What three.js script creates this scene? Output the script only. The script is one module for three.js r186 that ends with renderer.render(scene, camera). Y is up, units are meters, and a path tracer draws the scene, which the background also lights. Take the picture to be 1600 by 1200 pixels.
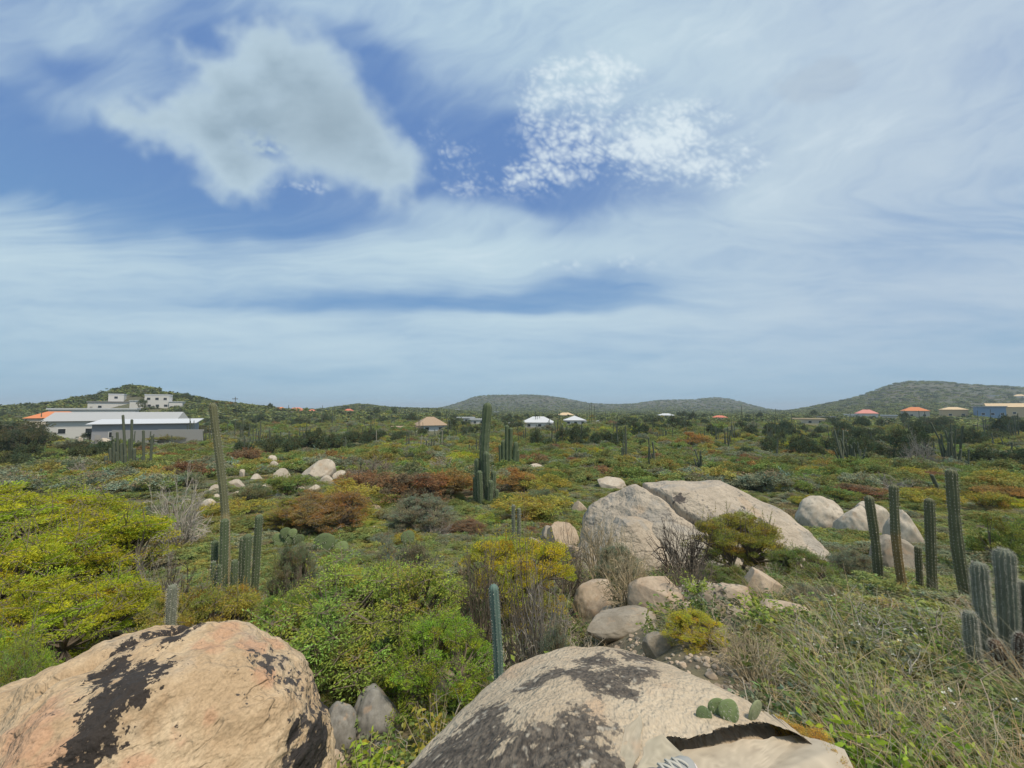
import * as THREE from 'three';
import { mergeVertices } from 'three/addons/utils/BufferGeometryUtils.js';

// ---------------------------------------------------------------- camera, light, exposure
const scene = new THREE.Scene();
const PITCH = Math.atan(38 / 600);
const camera = new THREE.PerspectiveCamera(90, 4 / 3, 0.05, 30000);
camera.position.set(0, 0, 0);
camera.rotation.x = PITCH;
const renderer = new THREE.WebGLRenderer({ antialias: true });
renderer.toneMapping = THREE.LinearToneMapping;
renderer.toneMappingExposure = 2.0;
renderer.shadowMap.enabled = true;
const EXPOSURE = renderer.toneMappingExposure;

const sun = new THREE.DirectionalLight(0xfff0da, 2.0);
sun.name = 'sun';
sun.position.set(42, 95, 30);
sun.castShadow = true;
sun.shadow.radius = 14;
sun.shadow.mapSize.set(4096, 4096);
Object.assign(sun.shadow.camera, { left: -60, right: 60, top: 60, bottom: -60, near: 1, far: 300 });
scene.add(sun, sun.target);

// ---------------------------------------------------------------- small helpers
function rng(seed) {
  let a = seed >>> 0;
  return () => { a = (a + 0x6d2b79f5) | 0; let t = Math.imul(a ^ (a >>> 15), 1 | a); t = (t + Math.imul(t ^ (t >>> 7), 61 | t)) ^ t; return ((t ^ (t >>> 14)) >>> 0) / 4294967296; };
}
const clamp = (v, a = 0, b = 1) => (v < a ? a : v > b ? b : v);
const smooth = (a, b, v) => { const t = clamp((v - a) / (b - a)); return t * t * (3 - 2 * t); };
const mix = (a, b, t) => a + (b - a) * t;
const mix3 = (a, b, t) => [mix(a[0], b[0], t), mix(a[1], b[1], t), mix(a[2], b[2], t)];
const lin = (c) => (c <= 0.04045 ? c / 12.92 : Math.pow((c + 0.055) / 1.055, 2.4));
const srgb = (c) => (c <= 0.0031308 ? c * 12.92 : 1.055 * Math.pow(c, 1 / 2.4) - 0.055);
const rgb255 = (r, g, b) => [lin(r / 255), lin(g / 255), lin(b / 255)];
const V = (x, y, z) => new THREE.Vector3(x, y, z);

// gradient noise
const PERM = new Uint8Array(512);
{ const r = rng(7717), p = Array.from({ length: 256 }, (_, i) => i); for (let i = 255; i > 0; i--) { const j = (r() * (i + 1)) | 0, t = p[i]; p[i] = p[j]; p[j] = t; } for (let i = 0; i < 512; i++) PERM[i] = p[i & 255]; }
const fade = (t) => t * t * t * (t * (t * 6 - 15) + 10);
const G3 = new Float32Array(48);
[[1, 1, 0], [-1, 1, 0], [1, -1, 0], [-1, -1, 0], [1, 0, 1], [-1, 0, 1], [1, 0, -1], [-1, 0, -1], [0, 1, 1], [0, -1, 1], [0, 1, -1], [0, -1, -1], [1, 1, 0], [-1, 1, 0], [0, -1, 1], [0, -1, -1]].forEach((g, i) => G3.set(g, i * 3));
function n3(x, y, z) {
  const fx = Math.floor(x), fy = Math.floor(y), fz = Math.floor(z), X = fx & 255, Y = fy & 255, Z = fz & 255;
  x -= fx; y -= fy; z -= fz;
  const u = fade(x), v = fade(y), w = fade(z), A = PERM[X] + Y, B = PERM[X + 1] + Y, AA = PERM[A] + Z, AB = PERM[A + 1] + Z, BA = PERM[B] + Z, BB = PERM[B + 1] + Z;
  const g = (h, a, b, c) => { h = (PERM[h] & 15) * 3; return G3[h] * a + G3[h + 1] * b + G3[h + 2] * c; };
  const x1 = x - 1, y1 = y - 1, z1 = z - 1;
  const a0 = g(AA, x, y, z), a1 = g(BA, x1, y, z), a2 = g(AB, x, y1, z), a3 = g(BB, x1, y1, z), a4 = g(AA + 1, x, y, z1), a5 = g(BA + 1, x1, y, z1), a6 = g(AB + 1, x, y1, z1), a7 = g(BB + 1, x1, y1, z1);
  return mix(mix(mix(a0, a1, u), mix(a2, a3, u), v), mix(mix(a4, a5, u), mix(a6, a7, u), v), w);
}
const n2 = (x, y) => n3(x, y, 3.37);
function fbm3(x, y, z, o = 4, g = 0.5) { let s = 0, a = 1, t = 0; for (let i = 0; i < o; i++) { s += a * n3(x, y, z); t += a; a *= g; x = x * 2.03 + 11.3; y = y * 2.03 + 5.7; z = z * 2.03 + 7.9; } return s / t; }
const fbm2 = (x, y, o = 4, g = 0.5) => fbm3(x, y, 3.37, o, g);
const table = (tab, v) => {
  if (v <= tab[0][0]) return tab[0][1];
  for (let i = 1; i < tab.length; i++) if (v <= tab[i][0]) return mix(tab[i - 1][1], tab[i][1], (v - tab[i - 1][0]) / (tab[i][0] - tab[i - 1][0]));
  return tab[tab.length - 1][1];
};
const tableS = (tab, v) => {   // smooth steps between the knots
  if (v <= tab[0][0]) return tab[0][1];
  const n = tab.length;
  for (let i = 1; i < n; i++) if (v <= tab[i][0]) {
    const p0 = tab[Math.max(0, i - 2)], p1 = tab[i - 1], p2 = tab[i], p3 = tab[Math.min(n - 1, i + 1)], d = p2[0] - p1[0], t = (v - p1[0]) / d;
    const m1 = ((p2[1] - p0[1]) / Math.max(1e-6, p2[0] - p0[0])) * d, m2 = ((p3[1] - p1[1]) / Math.max(1e-6, p3[0] - p1[0])) * d, t2 = t * t, t3 = t2 * t;
    return (2 * t3 - 3 * t2 + 1) * p1[1] + (t3 - 2 * t2 + t) * m1 + (-2 * t3 + 3 * t2) * p2[1] + (t3 - t2) * m2;
  }
  return tab[n - 1][1];
};

// survey of the place: sight lines measured in the photograph (f = 600 of its pixels) turned into directions and points
const CP = Math.cos(PITCH), SP = Math.sin(PITCH);
function sight(px, py) { const x = (px - 800) / 600, y = (600 - py) / 600; return V(x, y * CP + SP, y * SP - CP); }
const squint = (px) => 1 / Math.hypot(1, (px - 800) / 600);   // round things off the axis look wider than they are
function at(px, py, depth) { const d = sight(px, py); return d.multiplyScalar(depth / -d.z); }

// ---------------------------------------------------------------- terrain height
const PROFILE = [[0, -1.9], [2, -2.1], [2.8, -2.35], [3.4, -2.5], [5, -2.9], [9, -3.8], [15, -4.9], [25, -6.1], [45, -7.2], [80, -8], [300, -8], [800, -9], [2000, -10], [2300, -14], [2700, -45], [4000, -60]];
const SPUR = [[0, 0.35], [1.6, 0.5], [2.5, 0.72], [4, 0.66], [5.2, 0.55], [9, 0.12], [14, 0]];   // rocky spur that carries the slab and runs on to the outcrop
const ridge = (pts, depth) => pts.map(([px, py]) => { const p = at(px, py, depth); return [p.x / depth, p.y]; });
const RIDGES = [
  { R: 262, w: 62, pts: ridge([[-260, 648], [-60, 642], [0, 638], [60, 634], [110, 627], [150, 621], [175, 613], [190, 609], [210, 606], [232, 609], [262, 616], [300, 623], [340, 630], [400, 637], [440, 641], [480, 645], [530, 646], [640, 650], [760, 655]], 262) },
  { R: 520, w: 110, pts: ridge([[300, 650], [420, 642], [500, 640], [535, 636], [560, 633], [590, 635], [620, 638], [680, 640], [760, 646], [900, 648]], 520) },
  { R: 1500, w: 400, pts: ridge([[560, 648], [650, 640], [690, 637], [720, 629], [745, 620], [790, 618], [840, 618], [870, 621], [920, 630], [950, 632], [990, 631], [1030, 626], [1080, 625], [1115, 622], [1140, 624], [1170, 632], [1200, 639], [1240, 643], [1300, 645]], 1500) },
  { R: 900, w: 300, pts: ridge([[1150, 648], [1200, 644], [1240, 641], [1290, 632], [1340, 621], [1370, 611], [1395, 602], [1420, 598], [1470, 598], [1510, 602], [1560, 604], [1600, 606], [1700, 612], [1850, 625], [2100, 645]], 900) },
];
function H(x, z) {
  const depth = Math.max(-z, 0), dist = Math.hypot(x, z), D = depth < 60 ? Math.hypot(depth, 0.55 * x) : dist * 0.35 + depth * 0.65;
  let y = tableS(PROFILE, D);
  y += 0.12 * clamp(x, -4, 0) * (1 - smooth(8, 22, dist));
  y += table(SPUR, depth) * smooth(0.06, 0.42, x / (depth + 0.35)) * smooth(-0.5, 0.6, -z);
  y += 0.22 * n2(x * 0.3, z * 0.3) * smooth(2, 8, dist) + 0.06 * n2(x * 1.1, z * 1.1) + 0.02 * n2(x * 4, z * 4);
  y += 0.8 * fbm2(x / 45, z / 45, 3) * smooth(30, 90, dist);
  if (depth > 90) {
    const t = x / depth;
    for (const r of RIDGES) {
      const k = Math.exp(-(((depth - r.R) / r.w) ** 2));
      if (k < 0.002) continue;
      const top = tableS(r.pts, t) + (r.R > 800 ? 3 : 0.9) * fbm2(x / (r.R / 12), z / (r.R / 12), 4) ;
      if (top > y) y += (top - y) * k;
    }
  }
  return y;
}
function groundAt(px, py, min = 0.8) {   // where a sight line meets the ground
  const d = sight(px, py); d.multiplyScalar(1 / -d.z);
  let t = min, step = 0.02;
  for (; t < 2500; t += step) { step = 0.02 + t * 0.004; if (d.y * t < H(d.x * t, -t)) break; }
  return V(d.x * t, H(d.x * t, -t), -t);
}

// ---------------------------------------------------------------- naming
const taken = new Map();
function numbered(name) { const n = taken.get(name) || 0; taken.set(name, n + 1); return n ? name + '_' + String(n).padStart(3, '0') : name; }
function lit(o) { o.castShadow = o.receiveShadow = true; return o; }
function tag(o, label, category, group) { o.userData.label = label; o.userData.category = category; if (group) o.userData.group = group; return o; }
function thing(name, label, category, group) { const o = new THREE.Group(); o.name = numbered(name); scene.add(o); return tag(o, label, category, group); }
function part(name, geometry, material, parent, kind) { const m = lit(new THREE.Mesh(geometry, material)); m.name = name; parent.add(m); if (kind) m.userData.kind = kind; return m; }
function structure(name, geometry, material) { const m = part(numbered(name), geometry, material, scene); m.userData.kind = 'structure'; return m; }

// geometry collector
class GB {
  constructor(colored = true) { this.p = []; this.c = []; this.i = []; this.colored = colored; }
  v(x, y, z, c) { this.p.push(x, y, z); if (this.colored) this.c.push(c[0], c[1], c[2]); return this.p.length / 3 - 1; }
  tri(a, b, c) { this.i.push(a, b, c); }
  quad(a, b, c, d) { this.i.push(a, b, c, a, c, d); }
  // a rhombic leaf: from point o along a (unit), with side s (unit)
  leaf(o, a, s, len, wid, c, sag = 0) {
    const b = this.v(o.x, o.y, o.z, c), hx = o.x + a.x * len * 0.5, hy = o.y + a.y * len * 0.5, hz = o.z + a.z * len * 0.5;
    const l = this.v(hx + s.x * wid * 0.5, hy + s.y * wid * 0.5, hz + s.z * wid * 0.5, c), r = this.v(hx - s.x * wid * 0.5, hy - s.y * wid * 0.5, hz - s.z * wid * 0.5, c);
    const t = this.v(o.x + a.x * len, o.y + a.y * len - sag * len, o.z + a.z * len, c);
    this.i.push(b, r, l, l, r, t);
  }
  tube(pts, r0, r1, sides, c) {
    let prev = null; const n = pts.length, d = V(0, 0, 0), u = V(0, 0, 0), w = V(0, 0, 0);
    for (let k = 0; k < n; k++) {
      d.copy(pts[Math.min(n - 1, k + 1)]).sub(pts[Math.max(0, k - 1)]).normalize();
      u.set(0, 1, 0); if (Math.abs(d.y) > 0.9) u.set(1, 0, 0);
      w.crossVectors(d, u).normalize(); u.crossVectors(w, d);
      const r = mix(r0, r1, k / (n - 1)), ring = [];
      for (let j = 0; j < sides; j++) { const a = (j / sides) * 6.2832; ring.push(this.v(pts[k].x + (u.x * Math.cos(a) + w.x * Math.sin(a)) * r, pts[k].y + (u.y * Math.cos(a) + w.y * Math.sin(a)) * r, pts[k].z + (u.z * Math.cos(a) + w.z * Math.sin(a)) * r, c)); }
      if (prev) for (let j = 0; j < sides; j++) this.quad(prev[j], prev[(j + 1) % sides], ring[(j + 1) % sides], ring[j]);
      prev = ring;
    }
  }
  box(x0, x1, y0, y1, z0, z1, c) {
    const q = [[x0, y0, z1], [x1, y0, z1], [x1, y1, z1], [x0, y1, z1], [x0, y0, z0], [x1, y0, z0], [x1, y1, z0], [x0, y1, z0]];
    for (const f of [[0, 1, 2, 3], [5, 4, 7, 6], [4, 0, 3, 7], [1, 5, 6, 2], [3, 2, 6, 7], [4, 5, 1, 0]]) this.quad(...f.map((k) => this.v(...q[k], c)));
  }
  geometry(normals = false) {
    const g = new THREE.BufferGeometry();
    g.setAttribute('position', new THREE.Float32BufferAttribute(this.p, 3));
    if (this.colored) g.setAttribute('color', new THREE.Float32BufferAttribute(this.c, 3));
    g.setIndex(new THREE.BufferAttribute(new Uint32Array(this.i), 1));
    if (normals) g.computeVertexNormals();
    return g;
  }
}
function dataTexture(w, h, fill, colorMap = true, wrap = THREE.RepeatWrapping) {
  const d = new Uint8Array(w * h * 4);
  for (let j = 0; j < h; j++) for (let i = 0; i < w; i++) { const c = fill(i, j), k = (j * w + i) * 4; for (let q = 0; q < 3; q++) d[k + q] = clamp(colorMap ? srgb(Math.max(0, c[q])) : c[q]) * 255; d[k + 3] = 255; }
  const t = new THREE.DataTexture(d, w, h, THREE.RGBAFormat);
  t.magFilter = THREE.LinearFilter; t.minFilter = THREE.LinearMipmapLinearFilter; t.wrapS = t.wrapT = wrap; if (colorMap) t.colorSpace = THREE.SRGBColorSpace; t.needsUpdate = true;
  return t;
}

// ---------------------------------------------------------------- sky: air and broken cloud, computed per direction
{
  const W = 4096, HH = 2048, data = new Float32Array(W * HH * 4);
  // share of thin cloud over the blue, surveyed every 100 x 50 photograph pixels
  const rowsY = [0, 50, 100, 150, 200, 250, 300, 350, 400, 445, 474, 500, 550, 600, 640];
  const cover = [
    [.40, .45, .45, .25, .42, .62, .58, .62, .66, .72, .78, .84, .84, .74, .78, .72, .68],
    [.35, .52, .30, .15, .20, .25, .52, .62, .68, .74, .80, .88, .82, .72, .82, .72, .68],
    [.42, .15, .38, .12, .18, .15, .22, .48, .62, .72, .78, .84, .80, .70, .82, .72, .66],
    [.10, .38, .38, .25, .20, .12, .08, .22, .42, .62, .74, .78, .76, .72, .84, .72, .68],
    [.04, .06, .18, .22, .20, .12, .04, .08, .12, .36, .60, .64, .74, .84, .84, .70, .66],
    [.03, .03, .06, .10, .12, .12, .08, .06, .05, .14, .36, .54, .70, .86, .84, .68, .64],
    [.06, .05, .06, .04, .08, .14, .14, .10, .10, .16, .26, .52, .80, .80, .68, .62, .58],
    [.52, .40, .20, .08, .08, .14, .34, .62, .60, .42, .56, .66, .74, .64, .54, .52, .50],
    [.74, .70, .60, .50, .56, .68, .78, .86, .86, .74, .70, .66, .62, .56, .52, .52, .56],
    [.62, .64, .62, .58, .58, .62, .66, .62, .50, .26, .32, .56, .66, .62, .62, .62, .62],
    [.52, .50, .48, .40, .36, .26, .20, .20, .20, .22, .26, .48, .66, .66, .66, .66, .66],
    [.60, .60, .60, .66, .70, .68, .58, .66, .70, .72, .72, .74, .74, .64, .58, .56, .60],
    [.52, .52, .52, .56, .58, .62, .64, .58, .58, .52, .58, .60, .58, .56, .52, .50, .50],
    [.44, .44, .44, .46, .48, .50, .54, .54, .54, .54, .52, .52, .50, .50, .46, .46, .50],
    [.42, .42, .42, .42, .44, .46, .48, .48, .48, .48, .48, .48, .48, .48, .46, .46, .48],
  ];
  const cat = (a, b, c, d, t) => b + 0.5 * t * (c - a + t * (2 * a - 5 * b + 4 * c - d + t * (3 * (b - c) + d - a)));
  const rowAt = (r, x) => { const q = clamp(x / 100, 0, 15.999), i = q | 0, R = cover[r]; return cat(R[Math.max(0, i - 1)], R[i], R[i + 1], R[Math.min(16, i + 2)], q - i); };
  const coverAt = (x, y) => {
    y = clamp(y, 0, 639.9); let j = 0; while (rowsY[j + 1] <= y) j++;
    const t = (y - rowsY[j]) / (rowsY[j + 1] - rowsY[j]);
    return mix(rowAt(j, x), rowAt(j + 1, x), t * t * (3 - 2 * t));
  };
  const bank = [[150, 172], [185, 152], [235, 165], [270, 160], [298, 128], [276, 68], [315, 92], [348, 84], [352, 44], [400, 18], [440, 28], [500, 58], [540, 88], [560, 130], [590, 172], [622, 205], [650, 240], [668, 282], [640, 312], [590, 318], [540, 300], [500, 282], [462, 284], [440, 268], [425, 292], [413, 322], [380, 312], [335, 296], [315, 272], [300, 245], [240, 237], [190, 212], [160, 196]];
  const bankDist = (x, y) => {   // signed distance to the outline of the grey cloud, positive inside
    let d = 1e9, inside = false;
    for (let i = 0, j = bank.length - 1; i < bank.length; j = i++) {
      const [ax, ay] = bank[j], [bx, by] = bank[i], ex = bx - ax, ey = by - ay, k = clamp(((x - ax) * ex + (y - ay) * ey) / (ex * ex + ey * ey));
      d = Math.min(d, Math.hypot(x - ax - ex * k, y - ay - ey * k));
      if ((ay > y) !== (by > y) && x < ((bx - ax) * (y - ay)) / (by - ay) + ax) inside = !inside;
    }
    return inside ? d : -d;
  };
  const spot = (x, y, cx, cy, rx, ry, a = 0) => { const c = Math.cos(a), s = Math.sin(a), u = ((x - cx) * c + (y - cy) * s) / rx, v = (-(x - cx) * s + (y - cy) * c) / ry; return Math.exp(-(u * u + v * v)); };
  const blueTop = rgb255(102, 138, 192), blueMid = rgb255(112, 155, 201), blueLow = rgb255(142, 181, 208), white = rgb255(192, 215, 228), lilac = rgb255(190, 206, 222), grey = rgb255(155, 177, 191), bright = rgb255(224, 237, 244), low = rgb255(154, 188, 210);
  const out = [0, 0, 0];
  for (let row = 0; row < HH; row++) {
    const el = ((row + 0.5) / HH - 0.5) * Math.PI, dy = Math.sin(el), ce = Math.cos(el);
    for (let col = 0; col < W; col++) {
      const az = ((col + 0.5) / W - 0.5) * 2 * Math.PI, dx = Math.cos(az) * ce, dz = Math.sin(az) * ce, k = (row * W + col) * 4;
      data[k + 3] = 1;
      if (dy < -0.02) { data[k] = low[0] * 0.8 / EXPOSURE; data[k + 1] = low[1] * 0.8 / EXPOSURE; data[k + 2] = low[2] * 0.8 / EXPOSURE; continue; }
      // view plane of the survey
      const cx = dx, cy = dy * CP + dz * SP, cz = -dy * SP + dz * CP;
      let px = 0, py = 0, w = 0;
      if (cz < -0.2) { px = 800 + (600 * cx) / -cz; py = 600 - (600 * cy) / -cz; const o = Math.max(-px, px - 1600, -py, 0); w = 1 - smooth(40, 500, o); }
      const yy = Math.max(dy, 0.035) + 0.06, qx = dx / yy, qz = dz / yy;   // position in the cloud layer
      // drifting, wind-drawn texture of the thin cloud
      let c, tex;
      if (w > 0.001) {
        const f1 = fbm2(px / 190, py / 110, 3), f2 = fbm2(px / 150 + 40, py / 95 + 17, 3), wx = px + 75 * f1, wy = py + 45 * f2 * smooth(0, 1, 1.2 - py / 640);
        const s0 = (wx * 0.86 - wy * 0.5) / 260, t0 = (wx * 0.5 + wy * 0.86) / 60, flat = smooth(300, 430, py), s = mix(s0, wx / 300, flat), t = mix(t0, wy / 34, flat), streak = fbm2(s, t, 5, 0.55);
        tex = streak;
        const wisp = fbm2(s * 3.1 + 0.8 * streak, t * 2.4, 4, 0.6), ridged = 1 - Math.abs(fbm2(s * 1.7 + 9, t * 1.3 + 0.6 * f1, 4, 0.55)) * 2.6;
        c = coverAt(wx, wy) + 0.24 * streak + 0.13 * wisp + 0.10 * ridged * smooth(0.1, 0.5, coverAt(wx, wy)) - 0.05;
        if (w < 1) c = mix(0.55 + 0.55 * fbm2(qx * 0.5, qz * 0.5, 4), c, w);
      } else { tex = 0; c = 0.55 + 0.55 * fbm2(qx * 0.5, qz * 0.5, 3); }
      c = clamp(c, 0, 1.05);
      const h = clamp(dy / 0.75), air = h > 0.35 ? mix3(blueMid, blueTop, smooth(0.3, 0.7, h)) : mix3(blueLow, blueMid, smooth(0.02, 0.34, h));
      const side = w > 0 ? smooth(700, 1500, px) * w : 0;
      let body = mix3(white, lilac, side * 0.8);
      body = mix3(low, body, smooth(0.0, 0.3, dy + 0.12));
      const a = smooth(-0.02, 0.95, c) ** 0.9;
      let q0 = mix(air[0], body[0], a), q1 = mix(air[1], body[1], a), q2 = mix(air[2], body[2], a);
      const thick = smooth(0.82, 1.1, c) * 0.45; q0 = mix(q0, bright[0], thick); q1 = mix(q1, bright[1], thick); q2 = mix(q2, bright[2], thick);
      if (w > 0.3) {
        // grey cumulus bank
        if (px > 90 && px < 760 && py > -60 && py < 400) {
          const bx = px + 34 * fbm2(px / 70, py / 70, 3) + 4 * n2(px / 14, py / 14), by = py + 34 * fbm2(px / 70 + 31, py / 70, 3) + 4 * n2(px / 14, py / 14 + 9), d = bankDist(bx, by);
          let m = smooth(-22, 30, d + 16 * fbm2(px / 34, py / 30, 4));
          m *= 1 - 0.75 * spot(px, py, 418, 232, 34, 15, 0.5) * smooth(-0.2, 0.3, fbm2(px / 18, py / 14, 3) + 0.15);
          const core = smooth(8, 75, d) * (0.7 + 1.1 * fbm2(px / 80 + 3, py / 50, 5, 0.55)), g0 = mix3(rgb255(188, 209, 222), grey, clamp(core));
          const gl = mix3(g0, rgb255(150, 170, 182), 0.6 * spot(px, py, 510, 190, 80, 60));
          q0 = mix(q0, gl[0], m * 0.93); q1 = mix(q1, gl[1], m * 0.93); q2 = mix(q2, gl[2], m * 0.93);
        }
        // small bright altocumulus flakes
        let mask = 1.2 * spot(px, py, 1045, 226, 118, 62, 0.05) + 1.05 * spot(px, py, 880, 165, 80, 60, 0.6) + 0.7 * spot(px, py, 955, 105, 55, 30) + 0.5 * spot(px, py, 690, 250, 50, 75, -0.5) + 0.5 * spot(px, py, 470, 292, 60, 16) + 0.55 * spot(px, py, 830, 270, 80, 40) + 0.4 * spot(px, py, 930, 410, 130, 18) + 0.45 * spot(px, py, 1140, 262, 55, 22);
        if (mask > 0.04) {
          const ux = px + 9 * n2(px / 26, py / 26) + 4 * n2(px / 9, py / 9), uy = py + 8 * n2(px / 26 + 9, py / 26) + 4 * n2(px / 9 + 5, py / 9), A = (ux * 0.9 + uy * 0.42) / 12, B = (uy * 0.9 - ux * 0.42) / 8.5;
          // rounded cells: nearest of jittered points
          let d1 = 9; const ia = Math.floor(A), ib = Math.floor(B); for (let q = -1; q <= 1; q++) for (let w2 = -1; w2 <= 1; w2++) { const h1 = PERM[(PERM[(ia + q) & 255] + ib + w2) & 255], h2 = PERM[(h1 + 57) & 255], e = Math.hypot(ia + q + h1 / 255 - A, ib + w2 + h2 / 255 - B) * (0.7 + 0.6 * PERM[(h2 + 91) & 255] / 255); if (e < d1) d1 = e; }
          const puff = 0.75 - d1 * 0.8 + 0.6 * fbm2(px / 20, py / 14, 4, 0.6), gate = mask * 0.8 + 1.1 * fbm2(px / 60, py / 38, 4) - 0.45;
          const m = smooth(-0.05, 1.15, puff * 0.8 + gate * 0.95 - 0.1) * smooth(0.05, 0.5, mask) * 0.85;
          q0 = mix(q0, bright[0] * 1.04, m); q1 = mix(q1, bright[1] * 1.03, m); q2 = mix(q2, bright[2] * 1.01, m);
        }
        // a faint grey puff in the veil
        const pf = 0.34 * smooth(0.25, 0.8, spot(px, py, 1262, 135, 55, 30, -0.1) + spot(px, py, 1310, 112, 38, 26) + 0.35 * fbm2(px / 35, py / 30, 3));
        q0 = mix(q0, 0.40, pf * 0.8); q1 = mix(q1, 0.47, pf * 0.8); q2 = mix(q2, 0.56, pf * 0.8);
      }
      data[k] = q0 / EXPOSURE; data[k + 1] = q1 / EXPOSURE; data[k + 2] = q2 / EXPOSURE;
    }
  }
  const t = new THREE.DataTexture(data, W, HH, THREE.RGBAFormat, THREE.FloatType);
  t.mapping = THREE.EquirectangularReflectionMapping; t.magFilter = THREE.LinearFilter; t.colorSpace = THREE.LinearSRGBColorSpace; t.needsUpdate = true;
  scene.background = t; scene.environment = t;
}

// ---------------------------------------------------------------- ground and sea
const grainBump = dataTexture(512, 512, (i, j) => {
  // tileable: four shifted copies blended
  const f = (x, y) => 0.5 + 0.5 * fbm2(x / 24, y / 24, 5, 0.62);
  const u = i / 512, v = j / 512, b = mix(mix(f(i, j), f(i - 512, j), u), mix(f(i, j - 512), f(i - 512, j - 512), u), v);
  return [b, b, b];
}, false);
const grainTint = dataTexture(512, 512, (i, j) => {
  const f = (x, y) => fbm2(x / 30 + 50, y / 30, 5, 0.65);
  const u = i / 512, v = j / 512, b = mix(mix(f(i, j), f(i - 512, j), u), mix(f(i, j - 512), f(i - 512, j - 512), u), v), k = clamp(0.72 + 0.75 * b, 0.3, 1);
  return [k, k * 0.985, k * 0.96];
});
const repeatOf = (t, r) => { const c = t.clone(); c.repeat.set(r, r); c.needsUpdate = true; return c; };
{
  const angles = []; for (let i = 0; i < 560; i++) angles.push(mix(-75, 75, i / 559)); for (let i = 1; i < 50; i++) angles.push(mix(75, 285, i / 50));
  const NA = angles.length, NR = 330, p = [], c = [], uv = [], idx = [];
  const soil = [.15, .12, .08], litter = [.19, .165, .115], straw = [.25, .22, .125], moss = [.11, .125, .055], scrub = [.125, .135, .062], scrub2 = [.155, .145, .075], bare = [.17, .14, .105], hillA = [.085, .095, .055], hillB = [.125, .112, .075], rockC = [.30, .27, .22];
  p.push(0, H(0, 0), 0); c.push(...soil); uv.push(0, 0);
  for (let r = 0; r < NR; r++) {
    const R = 0.3 * Math.pow(4000 / 0.3, r / (NR - 1));
    for (let a = 0; a < NA; a++) {
      const g = (angles[a] * Math.PI) / 180, x = R * Math.sin(g), z = -R * Math.cos(g), y = H(x, z);
      p.push(x, y, z); uv.push(x / 1.5, z / 1.5);
      const n = fbm2(x * 0.8, z * 0.8, 4), m = fbm2(x * 0.16 + 9, z * 0.16, 4), q = fbm2(x / 26 + 4, z / 26, 5), fine = n2(x * 6, z * 6);
      let col = mix3(soil, litter, smooth(-0.25, 0.25, n + 0.4 * fine));
      col = mix3(col, straw, 0.7 * smooth(0.05, 0.3, m + 0.25 * fine));
      col = mix3(col, moss, 0.7 * smooth(0.0, 0.25, -m + 0.3 * n));
      const wild = smooth(0.35, 0.65, fbm2(x * 0.11 + 30, z * 0.11, 4) + smooth(9, 60, R));
      let land = mix3(scrub, scrub2, smooth(-0.2, 0.3, q + 0.3 * m)); land = mix3(land, bare, 0.6 * smooth(0.12, 0.4, q - 0.25 * m));
      col = mix3(col, land, wild);
      if (R > 200) { const hq = fbm2(x / 60, z / 60, 6, 0.62), hs = fbm2(x / 13, z / 13, 4, 0.7); col = mix3(col, mix3(mix3(hillA, hillB, smooth(-0.25, 0.3, hq)), bare, 0.5 * smooth(0.2, 0.5, hs + 0.4 * hq)), smooth(220, 420, R + 90 * hq)); col = col.map((k) => k * (1 + 0.8 * hs)); }
      if (R > 380 && R < 700 && x < 60) col = mix3(col, rockC, smooth(0.1, 0.35, fbm2(x / 18, z / 18, 4)) * smooth(-330, -240, x) * (1 - smooth(-150, -60, x)));
      c.push(...col);
    }
  }
  const at2 = (r, a) => 1 + r * NA + (a % NA);
  for (let a = 0; a < NA; a++) idx.push(0, at2(0, a + 1), at2(0, a));
  for (let r = 0; r < NR - 1; r++) for (let a = 0; a < NA; a++) { const A = at2(r, a), B = at2(r, a + 1), C = at2(r + 1, a + 1), D = at2(r + 1, a); idx.push(A, B, C, A, C, D); }
  const g = new THREE.BufferGeometry();
  g.setAttribute('position', new THREE.Float32BufferAttribute(p, 3)); g.setAttribute('color', new THREE.Float32BufferAttribute(c, 3)); g.setAttribute('uv', new THREE.Float32BufferAttribute(uv, 2)); g.setIndex(idx); g.computeVertexNormals();
  structure('ground', g, new THREE.MeshStandardMaterial({ vertexColors: true, roughness: 1, map: grainTint, bumpMap: grainBump, bumpScale: 0.03 }));
  const sea = new THREE.RingGeometry(1800, 7000, 120, 8); sea.rotateX(-Math.PI / 2); sea.translate(0, -30, 0);
  structure('sea', sea, new THREE.MeshStandardMaterial({ color: new THREE.Color().setRGB(.04, .10, .16), roughness: 0.35 }));
}

scene.fog = new THREE.FogExp2(0xc4d4e2, 0.00026);

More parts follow.
